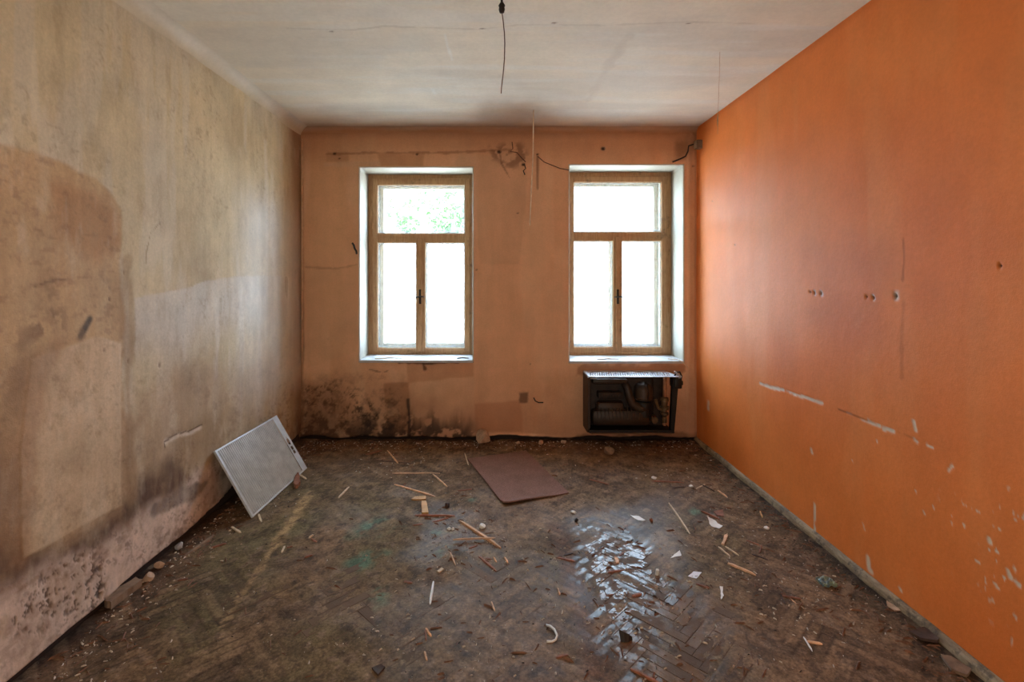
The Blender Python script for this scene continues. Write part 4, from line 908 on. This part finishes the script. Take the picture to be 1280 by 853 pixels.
ST = [  # name, start, end, width, thickness, material, label, lift
 ('wood_lath', (490.5, 592.7), (550, 592.7), .014, .009, M_tan, 'straight pale brown lath lying crosswise left of the mat, nearest the window wall', 0),
 ('wood_lath', (493, 607), (543.7, 622), .013, .009, M_tan, 'slanting tan lath left of the mat, above the small wood block', 0),
 ('wood_lath', (541, 594), (559, 610), .013, .008, M_tan, 'short tan stick slanting down from the right end of the straight pale lath', 0),
 ('wood_stick', (423, 624), (436.5, 610), .013, .010, M_pale, 'short pale stick standing apart on the greenish floor between heater cover and laths', 0),
 ('wood_lath', (518.7, 646.5), (568.7, 647), .012, .009, M_red, 'dark straight lath just below the small wood block', 0.004),
 ('wood_splinter', (540, 654), (561, 649), .013, .006, M_red, 'red-brown splinter below the dark straight lath', 0),
 ('wood_splinter', (516, 658), (529, 656.5), .011, .006, M_red, 'small red-brown splinter left below the dark straight lath', 0),
 ('wood_stick', (574, 652.5), (626, 687), .018, .014, M_tan, 'longest stick on the floor, slanting under a thinner crossing stick', 0),
 ('wood_stick', (566, 679), (619.5, 677), .011, .008, M_tan, 'thin stick lying level across the lower end of the longest stick', 0.014),
 ('wood_stick', (598.7, 697), (620.5, 715), .012, .009, M_red, 'red-brown stick slanting below the two crossed sticks', 0),
 ('wood_splinter', (586, 687), (597, 683.5), .013, .006, M_red, 'tiny red splinter just below the thin level stick of the crossed pair', 0),
 ('wood_splinter', (601, 699), (615, 700), .009, .006, M_red, 'short splinter touching the top of the red-brown stick below the crossed sticks', 0),
 ('wood_splinter', (617, 698), (620.5, 704), .010, .007, M_tan, 'left one of two short upright splinters right of the slanting red-brown stick', 0),
 ('wood_splinter', (630.5, 698), (635, 705), .010, .007, M_tan, 'right one of two short upright splinters right of the slanting red-brown stick', 0),
 ('twig', (562.5, 691), (569.5, 708), .009, .006, M_tan, 'forked thin twig left below the crossed sticks', 0),
 ('twig', (465.5, 576.5), (516, 580.7), .008, .006, M_dkw, 'long thin dark twig lying level near the foot of the wall below the left window', 0),
 ('wood_stick', (484, 565), (497.5, 581), .012, .009, M_tan, 'tan stick leaning across the long thin dark twig', 0.005),
 ('wood_splinter', (457, 569.5), (478, 564), .018, .006, M_red, 'broad red-brown sliver near the window wall, left of the leaning tan stick', 0),
 ('wood_splinter', (572, 614.7), (590, 613), .014, .006, M_red, 'red-brown splinter beside the left edge of the mat', 0),
 ('wood_splinter', (581, 570), (585.5, 585), .010, .007, M_pale, 'pale sliver at the far left corner of the mat', 0.016),
 ('wood_stick', (542, 729), (537.5, 757), .013, .011, M_white, 'white stick with a knobbed end lying in the middle of the near floor', 0),
 ('wood_splinter', (532, 787), (539, 797), .010, .007, M_tan, 'tan splinter leaning to the right, nearest below the knobbed white stick', 0),
 ('wood_splinter', (531.5, 788), (532.5, 802), .009, .007, M_red, 'brown upright splinter touching a tan one below the knobbed white stick', 0),
 ('wood_splinter', (530.5, 816), (533.5, 827), .010, .007, M_tan, 'short tan splinter close to the lower picture edge, below the touching splinters', 0),
 ('wood_splinter', (504.5, 728), (515.5, 730), .013, .006, M_red, 'red splinter left of the knobbed white stick', 0),
 ('wood_splinter', (614, 753), (618.5, 765), .008, .006, M_tan, 'thin tan splinter right of the knobbed white stick', 0),
 ('wood_stick', (836, 630), (862.7, 669), .011, .009, M_pale, 'long pale stick slanting alone right of the wet patch', 0),
 ('wood_stick', (736.7, 600.5), (762, 607), .012, .008, M_red, 'brown stick right of the mat, below the heater', 0),
 ('wood_stick', (814.6, 602), (855, 604.5), .016, .009, M_red, 'level red-brown stick in the litter below the heater valve', 0),
 ('wood_splinter', (840, 611), (857, 609.5), .012, .006, M_dkw, 'curved dark splinter just below the level red-brown stick', 0),
 ('wood_stick', (876, 606.5), (893, 615), .012, .008, M_dkw, 'dark stick right of the level red-brown stick towards the orange wall', 0),
 ('wood_splinter', (897, 614), (909, 622.5), .012, .008, M_tan, 'tan stick at the lower end of the dark stick near the orange wall', 0),
 ('wood_stick', (876, 640), (899.7, 651), .014, .010, M_red, 'brown stick slanting just above the white paper scrap', 0),
 ('wood_stick', (910, 706), (945, 721), .015, .011, M_tan, 'thick tan stick right of the printed white card', 0),
 ('wood_splinter', (898, 684.6), (912.8, 697.3), .009, .007, M_pale, 'left one of two parallel pale splinters below the orange chip', 0),
 ('wood_splinter', (906.6, 684.6), (923.8, 696), .009, .007, M_pale, 'right one of two parallel pale splinters below the orange chip', 0),
 ('wood_splinter', (933, 677), (950, 683.5), .008, .006, M_red, 'thin brown splinter right of the two parallel pale splinters', 0),
 ('wood_splinter', (952, 683), (949, 693), .008, .006, M_red, 'thin brown splinter at a right angle to the one right of the pale pair', 0),
 ('wood_splinter', (940, 694.5), (960, 701.5), .010, .006, M_dkw, 'dark brown splinter lowest of the three thin ones near the orange wall', 0),
 ('wood_splinter', (870, 731.5), (887, 737.7), .011, .008, M_red, 'reddish splinter just below the printed white card', 0),
 ('wood_splinter', (978, 747), (1001, 751), .009, .006, M_red, 'red-brown splinter in the small twig heap left below the blue packet', 0.004),
 ('twig', (977, 748), (982, 757), .006, .005, M_dkw, 'dark twig pointing down in the small twig heap left below the blue packet', 0),
 ('twig', (983, 746), (995, 756), .006, .005, M_tan, 'pale twig crossing in the small twig heap left below the blue packet', 0),
 ('cotton_bud', (1004.5, 799), (1015.6, 817), .006, .005, M_white, 'thin white stick with a bulb end crossing a tan splinter near the orange wall', 0.006),
 ('wood_splinter', (1008, 803), (1028, 806.5), .012, .007, M_tan, 'tan splinter lying under the thin white stick near the orange wall', 0),
 ('wood_splinter', (695.4, 699), (718.5, 703.8), .014, .007, M_red, 'large red splinter at the left edge of the wet patch', 0),
 ('wood_splinter', (704, 697), (717, 693.5), .010, .006, M_dkw, 'dark splinter just above the large red one at the wet patch', 0),
 ('wood_splinter', (759.7, 716.5), (779, 713.5), .012, .007, M_red, 'brown splinter in the middle of the wet patch', 0),
 ('wood_splinter', (774, 696), (780, 691.5), .012, .006, M_red, 'small red splinter on the widest shiny slat of the wet patch', 0),
 ('wood_splinter', (790, 746.5), (802, 743), .015, .008, M_red, 'red-brown chip on the right border of the wet patch', 0),
 ('wood_stick', (788, 837.5), (824, 856), .012, .010, M_red, 'red-brown stick running out at the lower picture edge', 0),
 ('wood_splinter', (694.8, 824.5), (710, 821), .011, .007, M_red, 'reddish splinter below the curved white string', 0),
 ('wood_splinter', (697, 736.5), (700, 745.5), .009, .007, M_tan, 'short tan splinter left of the wet patch above the white string', 0),
 ('wood_lath', (229, 699), (268, 671.5), .022, .010, M_plasd, 'long pale lath lying along the left wall foot near the heater cover', 0),
 ('wood_stick', (262.5, 687), (283, 681), .014, .009, M_red, 'red-brown stick right of the long pale lath by the left wall', 0),
 ('wood_splinter', (289, 660), (301, 667.5), .016, .008, M_pale, 'pale splinter left of the lower corner of the heater cover', 0),
 ('wood_splinter', (380.6, 698), (391, 695), .012, .007, M_red, 'red splinter on the greenish floor below the ochre trail', 0),
 ('wood_splinter', (389, 674.5), (396, 679), .012, .007, M_red, 'short red-brown splinter right of the ochre trail', 0),
 ('wood_splinter', (386, 674), (392, 670), .012, .008, M_pale, 'short pale splinter right of the ochre trail', 0),
 ('wood_splinter', (358, 686), (366, 684), .010, .006, M_red, 'small red splinter on the ochre trail', 0),
 ('wood_splinter', (352, 692), (356, 684), .010, .007, M_pale, 'small pale splinter on the ochre trail', 0),
 ('wood_splinter', (323, 644), (327, 654), .016, .009, M_pale, 'pale splinter at the lowest corner of the heater cover', 0),
 ('wood_splinter', (374, 594.5), (383, 600), .016, .008, M_pale, 'pale splinter at the right corner of the heater cover', 0),
 ('wood_splinter', (222, 727.5), (235, 725), .012, .007, M_red, 'red splinter right of the fallen plaster slab by the left wall', 0),
 ('wood_splinter', (870, 612), (882, 606), .010, .006, M_pale, 'pale sliver among the white crumbs right of the heater valve', 0),
 ('wood_splinter', (950, 640), (953, 648), .010, .007, M_yel, 'yellowish splinter close to the skirting of the orange wall', 0),
]
for i, s_ in enumerate(ST): stick(s_[0], s_[1], s_[2], s_[3], s_[4], s_[5], s_[6], s_[0].split('_')[-1] if s_[0] != 'cotton_bud' else 'cotton bud', s_[7])

FL = [
 ('wood_block', [(526.5, 631), (533, 631), (535.5, 646), (527, 646)], .022, M_yel, 'small upright yellowish wood block in the middle of the lath litter', 'wood block', 0, 0),
 ('wood_chip', [(514, 626.5), (519, 623.5), (532.5, 622.5), (532, 627)], .010, M_yel, 'yellow split wood chip just above the small wood block', 'wood chip', .004, 0),
 ('paper_scrap', [(884, 650), (894, 653), (903, 660), (899, 662), (889, 659)], .0012, M_white, 'crumpled white paper scrap on the floor towards the orange wall', 'paper', .022, 0),
 ('paint_flake', [(787.5, 645.5), (799, 647), (807, 653), (797, 651.5)], .002, M_white, 'long white flake at the upper right of the wet patch', 'flake', .008, 0),
 ('wood_chip', [(905, 672), (909, 669.5), (910, 672), (905, 683), (902, 682)], .008, M_tan, 'orange-brown wood chip above the two parallel pale splinters', 'wood chip', .004, 0),
 ('paint_flake', [(838, 700), (843, 694), (850, 692), (852, 697), (845, 697)], .0015, M_white, 'wispy white curl of paint right of the wet patch', 'flake', .02, 0),
 ('wood_chip', [(768, 698), (773, 699.5), (773.5, 704), (770, 706)], .006, M_tan, 'pinkish wood chip inside the wet patch below the widest shiny slat', 'wood chip', .003, 0),
 ('wood_chip', [(892, 641), (903, 640), (905, 647), (896, 646)], .004, M_red, 'broad brown bark chip beside the stick above the paper scrap', 'wood chip', .010, 0),
 ('paint_flake', [(1108, 756), (1117, 760), (1126, 767), (1118, 767), (1109, 761)], .004, M_plas, 'pale flake of paint at the skirting of the orange wall', 'flake', .008, 0),
 ('plaster_slab', [(1176, 824), (1188, 826), (1214, 842), (1208, 850), (1190, 842)], .012, M_plasd, 'flat dirty slab of plaster by the skirting, nearest the lower picture edge', 'plaster slab', .002, 0),
 ('wood_chip', [(1136, 796), (1155, 792), (1178, 803), (1172, 807), (1150, 804)], .012, M_dkw, 'dark hollow piece of rotten wood by the skirting of the orange wall', 'wood piece', .015, 0),
 ('plaster_slab', [(131, 762), (150, 744), (170, 732), (177, 735), (160, 748), (140, 764)], .035, M_plasd, 'long fallen slab of plaster lying at the foot of the left wall', 'plaster slab', 0, 0),
 ('wood_chip', [(369, 600), (373, 597), (375, 608), (371, 612), (367, 610)], .030, M_red, 'brown wedge of wood in front of the right corner of the heater cover', 'wood chip', .01, 0),
 ('wood_chip', [(465, 838), (476, 834), (481, 838), (472, 847)], .008, M_dkw, 'dark chip at the lower picture edge, left of the tan splinters', 'wood chip', .006, 0),
 ('wood_chip', [(546, 715.5), (552, 711.5), (555, 713), (549, 717)], .006, M_pale, 'pale chip above the knobbed white stick', 'wood chip', .002, 0),
 ('paint_flake', [(900, 736), (903, 736), (904, 746), (902, 752), (900.5, 744)], .003, M_white, 'thin upright white flake below the printed card', 'flake', .006, 0),
]
for s_ in FL: flake(s_[0], s_[1], s_[2], s_[3], s_[4], s_[5], s_[6], s_[7])
# printed card: white with a faint grey print
t = NT('printed_card'); bk = t.node('ShaderNodeTexBrick'); tc = t.node('ShaderNodeTexCoord'); mpn = t.node('ShaderNodeMapping'); mpn.inputs['Scale'].default_value = (60, 60, 60)
t.link(tc.outputs['Object'], mpn.inputs[0]); t.link(mpn.outputs[0], bk.inputs[0]); bk.inputs['Color1'].default_value = (.82, .82, .84, 1); bk.inputs['Color2'].default_value = (.55, .57, .62, 1); bk.inputs['Mortar'].default_value = (.85, .85, .86, 1)
t.link(bk.outputs[0], t.p.inputs['Base Color'])
flake('printed_card', [(859.5, 722), (866.8, 716), (877, 718), (870.8, 725)], .002, t.m, 'small white printed card lying right of the wet patch', 'card', .003)
# dark curled shard standing up
x, y = F(783, 803); s = MB(); v, f = [], []
for i, (a, b, c_) in enumerate(((-.036, 0, 0), (-.044, .012, .066), (-.012, -.008, 0), (-.014, .006, .054), (.014, -.004, 0), (.016, .010, .040), (.042, .012, 0), (.042, .022, .014))): v += [(a*.7, b*.7, c_*.75), (a*.7+.001, b*.7+.003, c_*.75)]
for i in range(3):
    k = i*4; f += [(k, k+4, k+6, k+2), (k+1, k+3, k+7, k+5), (k+2, k+6, k+7, k+3), (k, k+1, k+5, k+4)]
f += [(0, 2, 3, 1), (12, 13, 15, 14)]
o = mesh_obj('bark_shard', v, f, simple_mat('dark_bark', (42, 30, 22), 0.6)); o.location = (x, y, fz(x, y)-0.002); tag(o, 'dark brown curled shard standing upright in the wet patch', 'shard')
s = MB(); pts = [F(*q) for q in ((682.8, 784), (688, 786.5), (693, 790.8), (696.5, 797.6), (694.5, 802), (690, 804), (683.7, 804.4))]; mx, my = pts[3]
s.tube([(a-mx, b-my, 0.005+0.004*math.sin(i)) for i, (a, b) in enumerate(pts)], 0.005, 8); o = s.build('string_piece', M_white, None, True); o.location = (mx, my, fz(mx, my)); tag(o, 'curved piece of white string left of the wet patch', 'string')
x, y = F(821, 719); o = MB().lathe([(0.0, 0), (0.009, 0.002), (0.009, 0.035), (0.0, 0.037)], (0, 0, 0), 'z', 10).build('white_plug', M_white); o.location = (x, y, fz(x, y)-0.001); o.rotation_euler = (math.radians(20), 0, 0); tag(o, 'short white plastic plug standing beside the printed card', 'plug')
# crumpled blue packet
x, y = F(1033, 731); bm = bmesh.new(); bmesh.ops.create_grid(bm, x_segments=9, y_segments=7, size=1)
for v_ in bm.verts: v_.co = Vector((v_.co.x*.036, v_.co.y*.03, 0.012+random.uniform(0, .018)*(1-abs(v_.co.x)*.5)))
r = bmesh.ops.extrude_face_region(bm, geom=bm.faces[:])
for e in r['geom']:
    if isinstance(e, bmesh.types.BMVert): e.co.z = max(0.0, e.co.z-0.014)
bmesh.ops.recalc_face_normals(bm, faces=bm.faces[:])
me = bpy.data.meshes.new('blue_packet'); bm.to_mesh(me); bm.free(); me.materials.append(simple_mat('blue_foil', (74, 112, 140), 0.4, 0, 0.3, 30, col2=(150, 160, 120))); o = bpy.data.objects.new('blue_packet', me); COL.objects.link(o); o.location = (x, y, fz(x, y)-0.002); tag(o, 'crumpled blue packet near the skirting of the orange wall', 'packet')
for s_ in (('plaster_lump', 604, 557, .12, M_plas, 'large pale plaster lump at the foot of the wall behind the mat', 'plaster lump', (1.1, .55, .62), 1),
           ('stone', 761, 569, .050, M_plasd, 'brown stone on the floor below the left end of the heater', 'stone', (1, 1, .75), 2),
           ('plaster_crumb', 603, 661, .022, M_white, 'white plaster crumb above the crossed sticks', 'plaster crumb', (1.2, 1, .7), 3),
           ('stone', 558.7, 635, .022, M_dkw, 'dark pebble right of the small wood block', 'stone', (1, 1, .8), 4),
           ('plaster_crumb', 561, 663.5, .014, M_white, 'white crumb left above the crossed sticks, left one of two', 'plaster crumb', (1, 1, .8), 5),
           ('plaster_crumb', 566, 663.5, .013, M_white, 'white crumb left above the crossed sticks, right one of two', 'plaster crumb', (1, 1, .8), 6),
           ('nut_shell', 720.5, 653, .014, M_dark, 'round black nut at the upper left of the wet patch', 'nut', (1, 1, 1), 7),
           ('nut_shell', 814, 653, .012, M_red, 'round brown nut right of the wet patch', 'nut', (1, 1, 1), 8),
           ('plaster_crumb', 185.5, 728, .028, M_plas, 'pale crumb above the fallen slab at the left wall', 'plaster crumb', (1, 1, .9), 9),
           ('stone', 224, 689, .026, M_stone, 'grey stone at the left wall foot above the long pale lath', 'stone', (1.1, .9, .8), 10),
           ('plaster_crumb', 717, 642, .018, M_white, 'white crumb just above the round black nut', 'plaster crumb', (1.2, 1, .5), 11),
           ('plaster_crumb', 705, 556, .026, M_plas, 'pale plaster crumb at the wall foot left of the heater', 'plaster crumb', (1.4, .8, .7), 12),
           ('plaster_crumb', 676, 557, .030, M_plas, 'pinkish plaster crumb at the wall foot behind the mat', 'plaster crumb', (1.5, .8, .7), 13),
           ('plaster_crumb', 648, 557, .022, M_plas, 'small plaster crumb at the wall foot right of the large lump', 'plaster crumb', (1.3, .8, .7), 14),
           ('plaster_crumb', 200, 712, .026, M_plas, 'plaster crumb at the left wall foot below the grey stone', 'plaster crumb', (1.2, .8, .7), 15),
           ('plaster_crumb', 958, 662, .016, M_white, 'white crumb right of the orange-brown wood chip', 'plaster crumb', (1.2, 1, .6), 16),
           ('plaster_crumb', 864, 609.5, .016, M_white, 'white crumb below the right end of the level red-brown stick', 'plaster crumb', (1.2, 1, .7), 17),
           ('plaster_crumb', 818, 599, .018, M_white, 'white crumb above the left end of the level red-brown stick', 'plaster crumb', (1.3, 1, .6), 18)):
    lump(*s_)
# fine litter nobody could count
def litter(name, n, gen, mat, smin, smax, aspect):
    m = MB()
    for _ in range(n):
        x, y = gen(); 
        if not (XL+0.03 < x < XR-0.05 and 0.9 < y < YB-0.03): continue
        s_ = smin+(smax-smin)*random.random()**2.5; a = random.uniform(0, 6.3); l_, w__, h_ = s_*aspect*random.uniform(.6, 1.3), s_*.5, s_*random.uniform(.3, .5)
        ca, sa = math.cos(a), math.sin(a); z = fz(x, y)-0.0008
        pts = [(-l_/2, -w__/2*random.random(), 0), (l_/2, -w__/2, 0), (l_/2*random.uniform(.5, 1), w__/2, 0), (-l_/2, w__/2*random.uniform(.3, 1), 0), (-l_/3, 0, h_), (l_/3*random.random(), 0, h_)]
        m.add([(x+px_*ca-py_*sa, y+px_*sa+py_*ca, z+pz) for px_, py_, pz in pts], [(3, 2, 1, 0), (0, 1, 5, 4), (1, 2, 5), (2, 3, 4, 5), (3, 0, 4)])
    o = m.build(name, mat, None, False, 'stuff'); return o
def anyf(): q = random.random(); py = 555+(860-555)*random.random()**1.2; return F(random.uniform(30, 1220), py)
def near(cs):
    def g():
        a, b, r = random.choice(cs); x, y = F(a, b); return x+random.gauss(0, r), y+random.gauss(0, r)
    return g
cl = [(580, 660, .12), (600, 680, .15), (560, 700, .15), (545, 640, .15), (500, 580, .2), (700, 700, .2), (760, 700, .25), (820, 780, .2), (890, 660, .2), (870, 610, .25), (860, 720, .25), (960, 720, .25), (990, 750, .2), (1020, 740, .15), (760, 800, .2), (640, 720, .3), (560, 810, .25)]
def leftfoot(): return XL+0.04+abs(random.gauss(0, .14)), random.uniform(1.9, 4.8)
def backfoot(): return random.uniform(-1.7, 1.9), YB-0.04-abs(random.gauss(0, .12))
def rightfoot(): return XR-0.05-abs(random.gauss(0, .09)), random.uniform(1.9, 4.8)
def mixg(*gs): return lambda: random.choice(gs)()
tag(litter('plaster_grit', 3600, mixg(anyf, near(cl), near(cl), leftfoot, backfoot), simple_mat('grit', (196, 182, 166), 0.8, 0, 0.3, 30), .003, .017, 1.2), 'fine pale plaster grit strewn over the whole dirty floor', 'grit')
tag(litter('wood_litter', 2600, mixg(anyf, near(cl), leftfoot, backfoot, rightfoot), simple_mat('litter_wood', (118, 82, 60), 0.8, 0, 0.35, 30), .004, .020, 3.4), 'small brown wood shreds strewn over the whole dirty floor', 'litter')
tag(litter('dark_litter', 1800, mixg(anyf, near(cl), rightfoot, rightfoot, backfoot, leftfoot), simple_mat('litter_dark', (56, 44, 38), 0.8, 0, 0.35, 30), .003, .013, 1.4), 'small black crumbs of dirt, thickest along the skirting and wall foot', 'dirt')
# things on the window sills
def sillstick(name, w_, a, b, wd, mat, label):
    z = w_['z0']+0.012; s = MB(); (x0, y0), (x1, y1) = a, b
    s.tube([(x0, YB+y0, z+wd*.5), ((x0+x1)/2, YB+(y0+y1)/2+.02, z+wd*.7), (x1, YB+y1, z+wd*.5)], [wd*.4, wd*.5, wd*.3], 6); return tag(s.build(name, mat, None, True), label, 'splinter')
sillstick('wood_splinter', WIN[0], (-1.16, .03), (-0.90, .06), .012, M_pale, 'pale curved splinter lying on the left window sill')
sillstick('wood_splinter', WIN[0], (-0.36, .05), (-0.25, .06), .014, M_dkw, 'dark splinter at the right end of the left window sill')
sillstick('wood_splinter', WIN[1], (1.00, .03), (1.22, .06), .010, M_plas, 'thin pale splinter lying on the right window sill')
s = MB(); z = WIN[1]['z0']; s.tube([(1.70, YB+.06, z+.02), (1.78, YB+.0, z+.022), (1.815, YB-.03, z+.0), (1.86, YB-.03, z-.05)], .004, 6); tag(s.build('sill_cord', M_string, None, True), 'thin pale cord hanging off the right end of the right window sill', 'cord')

# ------------------------------------------------------------------ outside
MB().box(-30, 30, 5.5, 60, -0.9, -0.6).build('ground', simple_mat('pale_gravel', (204, 198, 186), 0.9, 0, 0.2, 2), kind='structure')
tl = NT('leaf'); n = tl.noise(3, 3); cc = tl.mix(tl.ramp(n, 0.3, 0.7), lin(96, 140, 78), lin(134, 172, 108)); tl.link(cc, tl.p.inputs['Base Color']); tl.set(Roughness=0.6)
M_bark = simple_mat('tree_bark', (150, 146, 144), 0.9, 0, 0.3, 8)
def tree(x, y, h, blobs, nleaf, label, ls=.09, seed=1):
    rr = random.Random(seed); r = tag(empty('tree', (x, y, -0.6)), label, 'tree')
    s = MB(); s.tube([(0, 0, 0), (.05, 0, h*.3), (-.03, .05, h*.6), (.05, 0, h)], [.09, .075, .055, .03], 10)
    for (bx_, by_, bz_, br_) in blobs: s.tube([(0, 0, h*.55), (bx_*.5, by_*.5, (h*.55+bz_)/2+.2), (bx_, by_, bz_)], [.03, .022, .010], 6)
    s.build('trunk', M_bark, r, True)
    m = MB()
    for _ in range(nleaf):
        bx_, by_, bz_, br_ = rr.choice(blobs); d = Vector((rr.gauss(0, 1), rr.gauss(0, 1), rr.gauss(0, 1))).normalized()*br_*rr.random()**.45
        c = Vector((bx_, by_, bz_))+Vector((d.x, d.y, d.z*.6)); a = Vector((rr.gauss(0, 1), rr.gauss(0, 1), rr.gauss(0, .6))).normalized(); b = a.orthogonal().normalized()
        l_ = ls*rr.uniform(.6, 1.3); m.add([c-a*l_, c+b*l_*.45, c+a*l_, c-b*l_*.45], [(0, 1, 2, 3)])
    m.build('foliage', tl.m, r, False, 'stuff')
tree(-0.95, 11.0, 3.6, [(-1.2, .2, 3.75, .5), (-.55, 0, 4.0, .55), (.1, .3, 4.05, .5), (.35, -.2, 3.7, .45), (-.2, 0, 3.5, .45), (-.1, .2, 3.2, .35), (-1.0, .3, 3.35, .3), (.5, .1, 3.35, .35), (-.6, .3, 4.4, .5), (.2, 0, 4.6, .5)], 3400, 'leafy green tree seen through the upper pane of the left-hand window', .075, 5)
